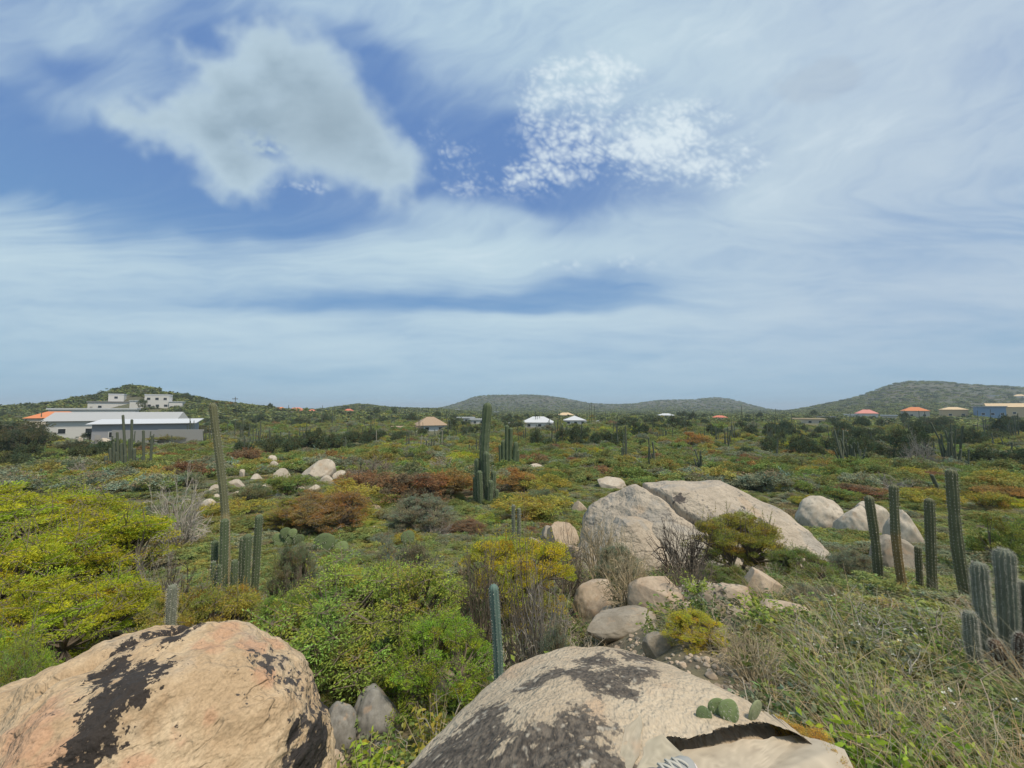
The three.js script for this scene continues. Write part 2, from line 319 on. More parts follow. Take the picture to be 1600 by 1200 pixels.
// ---------------------------------------------------------------- boulders
// A boulder with its own computed stone skin: uv runs round it (u) and from the top down (v).
function skinRock({ C, rad, turn = 0, boxy = 1, plan = boxy, seg = [320, 170], tex = [1536, 768], thetaMax = 2.0, push, paint, fine, bump = 0.012, cuts = [], shift = null }) {
  const ct = Math.cos(turn), st = Math.sin(turn);
  const bare = (u, v) => {   // undisplaced point and direction in the boulder's axes
    const ph = u * 2 * Math.PI, th = v * thetaMax, s = Math.sin(th), d = [s * Math.cos(ph), Math.cos(th), s * Math.sin(ph)], e = 2 / boxy;
    const P = 2 / plan, q = boxy === 1 ? 1 : 1 / Math.pow(Math.pow(Math.abs(d[0]) ** P + Math.abs(d[2]) ** P, e / P) + Math.abs(d[1]) ** e, 1 / e);
    d[0] *= q; d[1] *= q; d[2] *= q;
    for (const c of cuts) { const h = d[0] * c[0] + d[1] * c[1] + d[2] * c[2]; if (h > c[3]) { const m = (h - c[3]) * 0.9; d[0] -= c[0] * m; d[1] -= c[1] * m; d[2] -= c[2] * m; } }
    return d;
  };
  const place = (d) => [C[0] + (d[0] * rad[0]) * ct + (d[2] * rad[2]) * st, C[1] + d[1] * rad[1], C[2] - (d[0] * rad[0]) * st + (d[2] * rad[2]) * ct];
  const [nu, nv] = seg, p = [], uv = [], idx = [];
  for (let j = 0; j <= nv; j++) for (let i = 0; i <= nu; i++) {
    const u = i / nu, v = j / nv, d = bare(i === nu ? 0 : u, v), b = place(d), k = push(b, d), m = shift ? shift(b) : [0, 0, 0];
    p.push(b[0] + (b[0] - C[0]) * k + m[0], b[1] + (b[1] - C[1]) * k + m[1], b[2] + (b[2] - C[2]) * k + m[2]); uv.push(u, v);
  }
  for (let j = 0; j < nv; j++) for (let i = 0; i < nu; i++) { const A = j * (nu + 1) + i, B = A + 1, D = A + nu + 1, E = D + 1; idx.push(A, B, E, A, E, D); }
  const g = new THREE.BufferGeometry();
  g.setAttribute('position', new THREE.Float32BufferAttribute(p, 3)); g.setAttribute('uv', new THREE.Float32BufferAttribute(uv, 2)); g.setIndex(idx);
  g.computeVertexNormals();
  { const n = g.attributes.normal; for (let j = 0; j <= nv; j++) { const a = j * (nu + 1), b = a + nu, v = V(n.getX(a) + n.getX(b), n.getY(a) + n.getY(b), n.getZ(a) + n.getZ(b)).normalize(); n.setXYZ(a, v.x, v.y, v.z); n.setXYZ(b, v.x, v.y, v.z); } }
  const [w, h] = tex, cd = new Uint8Array(w * h * 4), bd = new Uint8Array(w * h * 4);
  for (let j = 0; j < h; j++) for (let i = 0; i < w; i++) {
    const d = bare((i + 0.5) / w, (j + 0.5) / h), b = place(d), k = (j * w + i) * 4, f = fine(b, d), c = paint(b, d, f);
    cd[k] = clamp(srgb(c[0])) * 255; cd[k + 1] = clamp(srgb(c[1])) * 255; cd[k + 2] = clamp(srgb(c[2])) * 255; cd[k + 3] = 255;
    bd[k] = bd[k + 1] = bd[k + 2] = clamp(f) * 255; bd[k + 3] = 255;
  }
  const mk = (d, col) => { const t = new THREE.DataTexture(d, w, h, THREE.RGBAFormat); t.magFilter = THREE.LinearFilter; t.wrapS = THREE.RepeatWrapping; t.wrapT = THREE.ClampToEdgeWrapping; if (col) t.colorSpace = THREE.SRGBColorSpace; t.needsUpdate = true; return t; };
  return [g, new THREE.MeshStandardMaterial({ map: mk(cd, true), bumpMap: mk(bd, false), bumpScale: bump, roughness: 0.92 })];
}
const hitEllipsoid = (px, py, C, rad, turn = 0, boxy = 1, plan = boxy) => {   // where a sight line first meets the rounded body, for placing stains surveyed in the photograph
  const d = sight(px, py), c = Math.cos(turn), s = Math.sin(turn), e = 2 / boxy, P = 2 / plan;
  let best = null, least = 1e9;
  for (let t = 0.3; t < 25; t += 0.01) {
    const x = d.x * t - C[0], y = d.y * t - C[1], z = d.z * t - C[2], X = x * c - z * s, Z = x * s + z * c;
    const f = Math.pow(Math.abs(X / rad[0]) ** P + Math.abs(Z / rad[2]) ** P, e / P) + Math.abs(y / rad[1]) ** e;
    if (f < least) { least = f; best = [d.x * t, d.y * t, d.z * t]; if (f <= 1) break; }
  }
  return best;
};
const near = (b, list) => { let m = 0; for (const [q, r] of list) { const e = ((b[0] - q[0]) ** 2 + (b[1] - q[1]) ** 2 + (b[2] - q[2]) ** 2) / (r * r); if (e < 6) m = Math.max(m, Math.exp(-e)); } return m; };
const terrace = (n, k) => { const s = n * k, f = Math.floor(s), t = s - f; return (f + smooth(0.45, 1, t)) / k; };

// the big tan boulder with black and rust stains
{
  const C = [-2.05, -2.40, -2.16], rad = [1.01, 1.10, 0.92], turn = 0.18, S = (l) => l.map(([x, y, r]) => [hitEllipsoid(x, y, C, rad, turn, 0.86), r]);
  const black = S([[300, 972, .16], [260, 978, .14], [225, 990, .1], [190, 1000, .1], [172, 1030, .11], [205, 1045, .15], [235, 1040, .12], [180, 1090, .16], [160, 1115, .13], [150, 1150, .12], [120, 1165, .08], [320, 968, .1], [275, 990, .08]]);
  const speckle = S([[425, 1045, .2], [450, 1070, .16], [400, 1030, .12], [500, 1080, .18], [490, 1130, .22], [470, 1165, .2], [510, 1110, .15]]);
  const edge = S([[512, 1100, .16], [500, 1150, .16], [485, 1190, .18], [455, 1150, .08], [470, 1195, .12]]);
  const rust = S([[350, 985, .16], [330, 1005, .12], [390, 1010, .14], [430, 1000, .1], [60, 1140, .18], [30, 1120, .2], [70, 1190, .2], [215, 1185, .12], [345, 1110, .1], [290, 1150, .1], [410, 1060, .1], [20, 1180, .2]]);
  const relief = (b) => fbm3(b[0] * 1.3, b[1] * 1.8, b[2] * 1.3, 4);
  const flakes = (b) => { const wx = 0.25 * n3(b[0] * 3, b[1] * 3, b[2] * 3); return terrace(fbm3(b[0] * 2.6 + wx + b[1], b[1] * 4.2 + wx, b[2] * 2.6 - b[1], 4) * 0.5 + 0.5, 9); };
  const [g, m] = skinRock({
    C, rad, turn, boxy: 0.86, cuts: [[0.5, 0.75, 0.43, 0.97], [-0.55, 0.7, 0.45, 0.9], [0.2, 0.55, 0.8, 0.92], [0.92, 0.2, 0.3, 0.93]], seg: [420, 230], tex: [2048, 1024], thetaMax: 1.95, bump: 0.045,
    push: (b, d) => 0.13 * relief(b) + 0.085 * (flakes(b) - 0.5) + 0.02 * fbm3(b[0] * 9, b[1] * 11, b[2] * 9, 3) - 0.05 * Math.exp(-(((b[0] - C[0] + 0.25 + 0.55 * (b[2] - C[2])) / 0.05) ** 2)) * smooth(-0.1, 0.5, d[1]),
    fine: (b) => { const w = 0.12 * fbm3(b[0] * 7, b[1] * 7, b[2] * 7, 2), r = 1 - Math.abs(fbm3(b[0] * 5 + w * 3, b[1] * 9 + w, b[2] * 5, 4)) * 2.4; return 0.45 + 0.3 * fbm3(b[0] * 26, b[1] * 32, b[2] * 26, 4) + 0.16 * flakes([b[0] * 2.3, b[1] * 2.3, b[2] * 2.3]) - 0.16 * smooth(0.8, 1, r) * smooth(-0.1, 0.25, n3(b[0] * 4, b[1] * 4, b[2] * 4 + 5)); },
    paint: (b, d, f) => {
      const n = fbm3(b[0] * 2.4, b[1] * 2.4, b[2] * 2.4, 5), e = fbm3(b[0] * 11, b[1] * 13, b[2] * 11, 4), s = n3(b[0] * 75, b[1] * 75, b[2] * 75) + 0.7 * n3(b[0] * 160, b[1] * 160, b[2] * 160);
      let c = mix3([.40, .29, .175], [.485, .378, .245], smooth(-0.3, 0.3, n + 0.5 * e));
      c = mix3(c, [.34, .28, .21], smooth(0.12, 0.4, fbm3(b[0] * 4 + 7, b[1] * 4, b[2] * 4, 4)) * 0.6);
      c = mix3(c, [.40, .205, .12], 0.55 * smooth(0.42, 0.9, near(b, rust) + 0.9 * e + 0.3 * n));
      c = mix3(c, [.34, .22, .12], smooth(0.25, 0.42, Math.abs(e) + 0.2 * n) * 0.35);
      c = mix3(c, [.030, .024, .020], smooth(0.50, 0.66, near(b, black) * 1.05 + 0.9 * e + 0.95 * fbm3(b[0] * 30, b[1] * 34, b[2] * 30, 4, 0.65) + 0.4 * n + 0.2 * s));
      c = mix3(c, [.055, .048, .044], smooth(0.60, 0.74, near(b, speckle) * 0.72 + 1.0 * fbm3(b[0] * 24, b[1] * 24, b[2] * 24, 3) + 0.25 * s));
      c = mix3(c, [.026, .022, .020], smooth(0.5, 0.62, near(b, edge) * 0.9 + 0.9 * e));
      return c.map((k) => k * (1 + 0.2 * s + 0.16 * e));
    },
  });
  tag(part('boulder', g, m, scene), 'great tan boulder with black and rust stains, a small cactus behind its crest', 'boulder', 'boulders'); taken.set('boulder', 1);
}

// the whale-backed slab underfoot, half of it under black lichen
const SLAB = { C: [0.13, -2.14, -0.30], rad: [1.06, 1.16, 2.0], turn: -0.17 };
{
  const { C, rad, turn } = SLAB, S = (l) => l.map(([x, y, r]) => [hitEllipsoid(x, y, C, rad, turn, 0.44, 0.92), r]);
  const lichen = S([[640, 1190, .28], [700, 1170, .25], [740, 1130, .18], [760, 1085, .14], [700, 1130, .16], [830, 1190, .2], [880, 1170, .16], [900, 1140, .13], [930, 1150, .11], [940, 1060, .15], [980, 1050, .14], [1000, 1045, .1], [960, 1075, .1], [900, 1040, .12], [870, 1035, .1], [830, 1050, .09], [985, 1080, .06], [780, 1195, .2], [920, 1195, .16], [620, 1180, .2], [930, 1015, .1], [990, 1010, .12]]);
  const pale = S([[870, 1075, .1], [840, 1085, .12], [820, 1075, .1], [1000, 1110, .12], [1030, 1090, .14], [1080, 1100, .16], [985, 1140, .1]]);
  const notch = [[1034, 1156], [1110, 1149], [1200, 1134], [1330, 1118], [1480, 1240], [1200, 1500], [1075, 1400], [1050, 1210]].map(([x, y]) => hitEllipsoid(x, y, C, rad, turn, 0.44, 0.92));
  // the step: right of a broken edge a sheet has come away; under the edge the rock is hollow
  const seg = (x, z, a, b) => { const ex = b[0] - a[0], ez = b[2] - a[2], k = clamp(((x - a[0]) * ex + (z - a[2]) * ez) / (ex * ex + ez * ez)); return Math.hypot(x - a[0] - ex * k, z - a[2] - ez * k); };
  const step = (b) => {
    if (b[1] < C[1] + 0.15) return [0, 0, 0];
    const tip = -0.16 * smooth(0.25, -0.55, b[0]) - 0.05 * smooth(-1.3, -2.0, b[2]);
    const x = b[0] + 0.012 * n2(b[0] * 16, b[2] * 16), z = b[2] + 0.014 * n2(b[0] * 16 + 5, b[2] * 16) + 0.006 * n2(b[0] * 50, b[2] * 50);
    let ins = false, side = 1e9, back = 1e9;
    for (let i = 0, j = notch.length - 1; i < notch.length; j = i++) { const A = notch[j], B = notch[i]; if (i >= 1 && i <= 3) back = Math.min(back, seg(x, z, A, B)); else side = Math.min(side, seg(x, z, A, B)); if ((A[2] > z) !== (B[2] > z) && x < ((B[0] - A[0]) * (z - A[2])) / (B[2] - A[2]) + A[0]) ins = !ins; }
    if (!ins) return [0, tip, 0];
    const e = smooth(0, 0.05, side), under = smooth(0, 0.007, back) * (1 - smooth(0.03, 0.12, back)) * e;
    return [0.01 * under, tip - 0.034 * smooth(0, 0.004, back) * e - 0.046 * smooth(0.006, 0.03, back) * e, -0.13 * under];
  };
  const [g, m] = skinRock({
    C, rad, turn, boxy: 0.44, plan: 0.92, seg: [640, 430], tex: [2048, 1024], thetaMax: 2.0, bump: 0.03,
    shift: step,
    push: (b) => 0.05 * fbm3(b[0] * 1.1, b[1] * 1.4, b[2] * 1.1, 4) + 0.010 * fbm3(b[0] * 6, b[1] * 6, b[2] * 6, 4) + 0.02 * (terrace(0.5 + 0.5 * fbm3(b[0] * 1.7 + b[2] * 1.2, b[1] * 2, b[2] * 1.7, 3), 7) - 0.5),
    fine: (b) => 0.5 + 0.34 * fbm3(b[0] * 34, b[1] * 34, b[2] * 34, 4, 0.6) + 0.16 * fbm3(b[0] * 90, b[1] * 90, b[2] * 90, 2),
    paint: (b, d, f) => {
      const n = fbm3(b[0] * 3, b[1] * 3, b[2] * 3, 4), e = fbm3(b[0] * 13, b[1] * 13, b[2] * 13, 4, 0.6), s = fbm3(b[0] * 48, b[1] * 48, b[2] * 48, 3, 0.6), L = near(b, lichen), P = near(b, pale);
      let c = mix3([.38, .31, .22], [.46, .385, .28], smooth(-0.3, 0.3, n + 0.4 * e));
      c = mix3(c, [.44, .30, .19], 0.5 * smooth(0.2, 0.5, fbm3(b[0] * 5 + 3, b[1] * 5, b[2] * 5, 4)));
      const dark = smooth(0.40, 0.60, L * 0.95 + 0.85 * e + 0.7 * s + 0.25 * n - 0.42 * P);
      c = mix3(c, mix3([.050, .042, .034], [.125, .105, .082], smooth(-0.3, 0.4, s + 0.6 * e)), dark);
      c = mix3(c, [.34, .305, .245], dark * smooth(0.22, 0.38, fbm3(b[0] * 26 + 9, b[1] * 26, b[2] * 26, 3)) * 0.9);
      c = mix3(c, [.33, .30, .24], (1 - dark) * smooth(0.2, 0.45, s + 0.4 * e) * 0.4);
      const grit = n3(b[0] * 150, b[1] * 150, b[2] * 150); return c.map((k) => k * (1 + 0.3 * s + 0.2 * grit));
    },
  });
  const o = thing('rock_slab', 'broad whale-backed rock slab, half black with lichen, under the walking shoe', 'rock');
  part('slab', g, m, o);
  // cracked sheets lying on the slab towards the prickly pear
  const sheet = (outline, thick, lift, name, tint) => {
    const P = outline.map(([px, py]) => { const q = hitEllipsoid(px, py, C, rad, turn, 0.44, 0.92); return V(q[0], q[1] + lift, q[2]); }), cx = P.reduce((a, q) => a.add(q), V(0, 0, 0)).multiplyScalar(1 / P.length);
    // fit: height varies linearly between the surveyed corners
    const N = 46, gb = new GB(); let minx = 1e9, maxx = -1e9, minz = 1e9, maxz = -1e9; for (const q of P) { minx = Math.min(minx, q.x); maxx = Math.max(maxx, q.x); minz = Math.min(minz, q.z); maxz = Math.max(maxz, q.z); }
    // rim points, densified, slightly ragged
    const rim = []; for (let i = 0; i < P.length; i++) { const a = P[i], b = P[(i + 1) % P.length], n = Math.max(2, Math.round(a.distanceTo(b) / 0.03)); for (let k = 0; k < n; k++) { const q = a.clone().lerp(b, k / n); q.x += 0.014 * n3(q.x * 14, 1, q.z * 14); q.z += 0.014 * n3(q.x * 14, 7, q.z * 14); rim.push(q); } }
    const col = (q, s) => { const e = fbm3(q.x * 10, q.y * 10, q.z * 10, 4), n = fbm3(q.x * 3 + 4, q.y * 3, q.z * 3, 3), t = mix3(tint, [.40, .33, .245], smooth(-0.1, 0.5, n + 0.5 * e)); return mix3(t, [.44, .30, .19], smooth(0.18, 0.4, e) * 0.5).map((k) => k * (1 + 0.3 * n3(q.x * 70, q.y * 70, q.z * 70) + 0.15 * e)); };
    const rings = 16, all = [];
    for (let r = 0; r <= rings; r++) { const ring = []; for (const q of rim) { const t = r / rings, w = cx.clone().lerp(q, t); w.y += 0.010 * fbm3(w.x * 4, 2, w.z * 4, 3) + 0.010 * terrace(0.5 + 0.5 * fbm3(w.x * 6 + w.z * 5, 5, w.z * 2.5, 3), 6); ring.push(gb.v(w.x, w.y, w.z, col(w))); } all.push(ring); }
    const lip = rim.map((q, k) => { const b = all[rings][k] * 3; return gb.v(gb.p[b], gb.p[b + 1], gb.p[b + 2], col(q)); }); all.push(lip);
    const low = []; for (const q of rim) { const w = q.clone(); w.x += (cx.x - q.x) * 0.03; w.z += (cx.z - q.z) * 0.03; w.y -= thick * (1 + 0.3 * n3(q.x * 9, 3, q.z * 9)); low.push(gb.v(w.x, w.y, w.z, col(w))); } all.push(low);
    const bot = gb.v(cx.x, cx.y - thick, cx.z, tint);
    for (let r = 0; r < all.length - 1; r++) if (r !== rings) for (let k = 0; k < rim.length; k++) { const k2 = (k + 1) % rim.length; gb.quad(all[r][k], all[r][k2], all[r + 1][k2], all[r + 1][k]); }
    for (let k = 0; k < rim.length; k++) gb.tri(low[k], low[(k + 1) % rim.length], bot);
    part(name, gb.geometry(true), sheetMat, o);
  };
  const sheetMat = new THREE.MeshStandardMaterial({ vertexColors: true, roughness: 0.93 });
  sheet([[1042, 1160], [1070, 1150], [1120, 1143], [1180, 1135], [1250, 1128], [1320, 1150], [1360, 1240], [1200, 1420], [1080, 1420], [1048, 1240]], 0.03, -0.046, 'rock_sheet', [.40, .35, .27]);
  sheet([[1005, 1168, 1.02], [1034, 1148, 1.075], [1052, 1165, 1.04], [1072, 1190, .985], [1040, 1230, .9], [998, 1210, .93]], 0.06, 0.0, 'rock_sheet', [.37, .33, .245]);
  sheet([[978, 1140, 1.12], [1000, 1118, 1.19], [1006, 1140, 1.11], [996, 1180, 1.0], [985, 1240, .87], [950, 1240, .87], [968, 1180, 1.0]], 0.05, 0.0, 'rock_sheet', [.35, .31, .23]);
}

// ordinary boulders: one stone per call, faceted by a few cleavage planes
const stoneMat = new THREE.MeshStandardMaterial({ vertexColors: true, roughness: 0.93 });
function stoneGeometry(seed, detail, flat = 5, tone = 0, dark = 0.3) {
  const r = rng(seed); let g = new THREE.IcosahedronGeometry(1, detail); g.deleteAttribute('normal'); g.deleteAttribute('uv'); g = mergeVertices(g, 1e-4);
  const cuts = []; for (let i = 0; i < flat; i++) { const a = r() * 6.283, e = Math.asin(r() * 1.5 - 0.6); cuts.push([Math.cos(a) * Math.cos(e), Math.sin(e), Math.sin(a) * Math.cos(e), flat >= 7 ? 0.5 + 0.3 * r() : 0.62 + 0.26 * r()]); }
  const p = g.attributes.position, n = p.count, col = new Float32Array(n * 3), o = seed * 3.7;
  const A = tone === 1 ? [.17, .165, .15] : tone === 2 ? [.35, .275, .20] : tone === 3 ? [.22, .19, .145] : [.38, .33, .26], B = tone === 1 ? [.23, .225, .205] : tone === 2 ? [.43, .35, .26] : tone === 3 ? [.30, .265, .21] : [.47, .42, .34];
  for (let i = 0; i < n; i++) {
    let x = p.getX(i), y = p.getY(i), z = p.getZ(i), k = 1 + 0.22 * fbm3(x * 1.1 + o, y * 1.1, z * 1.1, 3);
    x *= k; y *= k; z *= k;
    for (const c of cuts) { const d = x * c[0] + y * c[1] + z * c[2]; if (d > c[3]) { const q = (d - c[3]) * 0.86; x -= c[0] * q; y -= c[1] * q; z -= c[2] * q; } }
    k = 1 + 0.035 * fbm3(x * 4 + o, y * 4, z * 4, 4) + 0.03 * (terrace(0.5 + 0.5 * fbm3(x * 1.6 + o, y * 2.6, z * 1.6, 3), 6) - 0.5);
    p.setXYZ(i, x * k, y * k, z * k);
    const e = fbm3(x * 7 + o, y * 7, z * 7, 4, 0.6), m = fbm3(x * 2 + o, y * 2, z * 2, 4), s = n3(x * 30 + o, y * 30, z * 30);
    let c = mix3(A, B, smooth(-0.3, 0.3, m + 0.5 * e));
    c = mix3(c, [.36, .25, .16], 0.5 * smooth(0.15, 0.4, fbm3(x * 3 + o + 9, y * 3, z * 3, 3)));
    c = mix3(c, [.075, .066, .056], dark * 2 * smooth(0.12, 0.36, e + 0.5 * m - 0.1 + 0.25 * dark + 0.15 * s));
    c = c.map((v) => v * (1 + 0.22 * s)); col.set(c, i * 3);
  }
  g.setAttribute('color', new THREE.BufferAttribute(col, 3)); g.computeVertexNormals();
  return g;
}
const stones = [];
// px range and py of crest and foot in the survey, depth in metres
function stone(x0, x1, top, foot, depth, label, { seed = 1, detail = 22, flat = 5, tone = 0, dark = 0.3, turn = 0, deep = 0.9, sink = 0.45, name = 'boulder', parent = null, tilt = 0 } = {}) {
  if (!parent) depth = Math.max(0.6, -groundAt((x0 + x1) / 2, foot - 0.2 * (foot - top)).z);
  const w = ((x1 - x0) / 600) * depth * squint((x0 + x1) / 2), a = at((x0 + x1) / 2, top, depth), b = at((x0 + x1) / 2, foot, depth), h = Math.max(0.05, a.y - b.y);
  const full = h * (1 + sink), g = stoneGeometry(seed, detail, flat, tone, dark);
  g.computeBoundingBox(); const bb = g.boundingBox, s = V(w / (bb.max.x - bb.min.x), full / (bb.max.y - bb.min.y), (w * deep) / (bb.max.z - bb.min.z));
  g.translate(-(bb.max.x + bb.min.x) / 2, -bb.max.y, -(bb.max.z + bb.min.z) / 2); g.scale(s.x, s.y, s.z);
  const m = part(parent ? name : numbered(name), g, stoneMat, parent || scene);
  m.position.set(a.x, a.y, a.z); m.rotation.set(0, turn, tilt);
  if (!parent) { tag(m, label, name === 'stone' ? 'stone' : 'boulder', 'boulders'); }
  stones.push([a.x, a.z, w * 0.5]);
  return m;
}

// the great pale outcrop
{
  const o = thing('rock_outcrop', 'great pale rock outcrop with a diagonal crack and a yellow thorn tree before it', 'outcrop');
  const body = (C, rad, turn, boxy, stain, tint, seed, tex, cuts = [], crack = null) => {
    const S = stain.map(([x, y, r]) => [hitEllipsoid(x, y, C, rad, turn, boxy), r]);
    const [g, m] = skinRock({
      C, rad, turn, boxy, cuts, seg: [260, 150], tex, thetaMax: 1.8, bump: 0.14,
      push: (b) => (crack ? -0.085 * Math.exp(-(((b[0] * crack[0] + b[1] * crack[1] + b[2] * crack[2] - crack[3] + 0.2 * fbm3(b[0] * 1.2, b[1] * 1.2, b[2] * 1.2, 4)) / 0.05) ** 2)) : 0) + 0.12 * fbm3(b[0] * 0.35 + seed, b[1] * 0.5, b[2] * 0.35, 3) + 0.03 * fbm3(b[0] * 1.6 + seed, b[1] * 1.6, b[2] * 1.6, 4) + 0.075 * (terrace(0.5 + 0.5 * fbm3(b[0] * 0.5 + b[1], b[1] * 0.9, b[2] * 0.5 + seed, 3), 6) - 0.5),
      fine: (b) => { const r = 1 - Math.abs(fbm3(b[0] * 0.9 + seed, b[1] * 1.3, b[2] * 0.9, 3)) * 3; return 0.5 + 0.4 * fbm3(b[0] * 5, b[1] * 5, b[2] * 5, 5, 0.6) - 0.12 * smooth(0.85, 1, r) * smooth(0, 0.3, n3(b[0] * 1.5, b[1] * 1.5, b[2] * 1.5)); },
      paint: (b) => {
        const n = fbm3(b[0] * 0.9 + seed, b[1] * 0.9, b[2] * 0.9, 5), e = fbm3(b[0] * 4, b[1] * 4, b[2] * 4, 4, 0.6), s = fbm3(b[0] * 15, b[1] * 15, b[2] * 15, 3, 0.6), streak = fbm3(b[0] * 2.2 + b[1], b[1] * 0.8, b[2] * 2.2, 4);
        let c = mix3(tint, tint.map((k) => k * 1.22), smooth(-0.25, 0.3, n + 0.3 * e));
        c = mix3(c, [.42, .30, .19], 0.45 * smooth(0.12, 0.36, fbm3(b[0] * 1.4 + 8, b[1] * 1.4, b[2] * 1.4 + seed, 4)));
        c = mix3(c, [.25, .245, .225], 0.55 * smooth(0.05, 0.3, streak + 0.3 * e));
        c = mix3(c, [.13, .12, .105], 0.75 * smooth(0.12, 0.34, e * 0.7 + 0.6 * s + 0.5 * fbm3(b[0] * 0.8 + 17, b[1] * 0.8, b[2] * 0.8 + seed, 3)));
        c = mix3(c, [.075, .066, .06], smooth(0.46, 0.62, near(b, S) * 0.85 + 0.7 * e + 0.45 * s + 0.2 * n));
        return c.map((k) => k * (1 + 0.28 * s + 0.1 * e));
      },
    });
    part('rock_body', g, m, o);
  };
  body([5.15, -4.45, -10.7], [3.3, 2.38, 2.0], 0.1, 0.72, [[1190, 790, .5], [1205, 808, .5], [1175, 783, .35], [1225, 825, .35], [1095, 785, .25], [1060, 775, .25], [1240, 812, .3], [1000, 850, .15]], [.35, .30, .235], 3, [1536, 768], [[0.62, 0.78, 0.1, 0.92], [0.85, 0.5, 0.15, 0.9], [0.25, 0.8, 0.55, 0.92], [-0.2, 0.35, 0.92, 0.9], [-0.72, 0.62, 0.3, 0.93], [-0.35, 0.6, 0.72, 0.92]], [0.62, 0.78, 0, 0.62]);
  body([2.75, -4.15, -9.3], [1.25, 1.55, 1.2], -0.3, 0.8, [[925, 880, .2], [1010, 800, .1]], [.33, .28, .215], 11, [1024, 512], [[-0.6, 0.75, 0.3, 0.82], [0.15, 0.6, 0.78, 0.8], [0.6, 0.75, 0.3, 0.86]], [0.5, 0.86, 0, -1.9]);
  body([4.15, -4.2, -9.5], [1.35, 1.55, 1.1], 0.25, 0.75, [[1070, 790, .18], [1015, 860, .2]], [.33, .295, .24], 21, [1024, 512], [[-0.3, 0.7, 0.64, 0.78], [0.5, 0.6, 0.6, 0.82], [0.1, 0.97, 0.2, 0.84]], [0.62, 0.78, 0, -0.35]);
}
// the two-humped pair right of it
stone(1237, 1322, 775, 842, 11.6, 'rounded pale boulder just beyond the right flank of the great outcrop', { seed: 51, detail: 30, flat: 3, dark: 0.25 });
stone(1300, 1378, 790, 856, 11.0, 'pale cracked boulder behind the shortest of the right-hand column cacti', { seed: 52, detail: 30, flat: 5, dark: 0.15 });
stone(1325, 1395, 784, 850, 12.4, 'long low pale boulder peeping over the cracked one beside the column cacti', { seed: 57, detail: 26, flat: 4, dark: 0.15 });
stone(1372, 1448, 797, 872, 10.6, 'pale wedge boulder standing behind the middle right-hand column cacti', { seed: 53, detail: 28, flat: 5, dark: 0.1 });
stone(1345, 1440, 835, 905, 9.2, 'grey-brown sloping rock at the foot of the right-hand column cacti', { seed: 54, detail: 26, flat: 5, tone: 3, dark: 0.2 });
stone(1200, 1262, 835, 868, 8.4, 'undercut grey block below the right end of the great outcrop', { seed: 55, detail: 24, flat: 6, tone: 3, dark: 0.35 });
stone(932, 978, 745, 765, 17.5, 'flat-topped block with a dark hollow beneath, beyond the outcrop', { seed: 56, detail: 20, flat: 7, deep: 1, dark: 0.3 });
// rocks between slab and outcrop
stone(914, 1028, 953, 996, 2.5, 'flat layered rock like a loaf lying beyond the slab', { seed: 61, detail: 34, flat: 9, tone: 3, deep: 0.6, dark: 0.18, sink: 0.1 });
stone(1010, 1062, 988, 1024, 2.25, 'small brownish cobble lying right of the layered rock', { seed: 62, detail: 22, flat: 4, tone: 3, dark: 0.15, deep: 0.7, tilt: -0.3 });
stone(935, 975, 948, 968, 2.75, 'grey lump resting behind the layered rock', { seed: 63, detail: 18, flat: 4, tone: 3 });
stone(895, 968, 906, 964, 3.4, 'orange-tan upright rock left of the broken rocks behind the slab', { seed: 64, detail: 24, flat: 9, tone: 2, dark: 0.15 });
stone(980, 1080, 904, 964, 3.7, 'tan cracked rock in the middle of the broken rocks behind the slab', { seed: 65, detail: 28, flat: 9, tone: 2, dark: 0.15 });
stone(1035, 1135, 900, 952, 3.9, 'pale flat-topped rock with a dark hollow under its right edge', { seed: 66, detail: 28, flat: 9, tone: 0, dark: 0.12 });
stone(1095, 1180, 914, 970, 3.55, 'blotchy tan rock with a prickly pear pad at its left', { seed: 67, detail: 26, flat: 9, tone: 2, dark: 0.5 });
stone(1140, 1222, 888, 947, 4.3, 'rounded tan rock with a dark seam, right end of the broken rocks', { seed: 68, detail: 26, flat: 9, tone: 2, dark: 0.25 });
stone(992, 1052, 872, 902, 5.2, 'pale loose block just below the outcrop', { seed: 69, detail: 22, flat: 9, dark: 0.2 });
stone(1020, 1056, 866, 882, 5.7, 'small pale block perched behind the loose block below the outcrop', { seed: 70, detail: 16, flat: 6, dark: 0.2 });
stone(962, 985, 936, 952, 3.2, 'little grey stone in front of the broken rocks', { seed: 71, detail: 14, flat: 4, tone: 3, name: 'stone' });
stone(1175, 1280, 940, 985, 3.5, 'low buried tan rock among the grass right of the broken rocks', { seed: 72, detail: 22, flat: 4, tone: 2, dark: 0.2 });
stone(855, 905, 815, 862, 9.8, 'tan split rock at the left foot of the great outcrop', { seed: 73, detail: 22, flat: 7, tone: 2, dark: 0.2 });
stone(842, 882, 822, 850, 10.6, 'brown jagged rock left of the split rock by the outcrop', { seed: 74, detail: 20, flat: 7, tone: 3, dark: 0.25 });
stone(893, 918, 782, 808, 11.5, 'pointed tan rock above the split rock by the outcrop', { seed: 75, detail: 16, flat: 6, tone: 2, dark: 0.2 });
stone(930, 962, 958, 985, 2.9, 'angular tan chunk just left of the layered rock', { seed: 161, detail: 18, flat: 9, tone: 2, dark: 0.15 });
stone(1062, 1100, 938, 962, 3.2, 'wedge-shaped tan chunk below the pale flat-topped rock', { seed: 162, detail: 18, flat: 9, tone: 2, dark: 0.2 });
stone(968, 1002, 925, 945, 3.4, 'square tan chunk between the upright and cracked rocks', { seed: 163, detail: 18, flat: 9, tone: 2, dark: 0.15 });
stone(1130, 1165, 948, 972, 3.0, 'brown chunk above the low yellow bush', { seed: 164, detail: 16, flat: 8, tone: 3, dark: 0.2 });
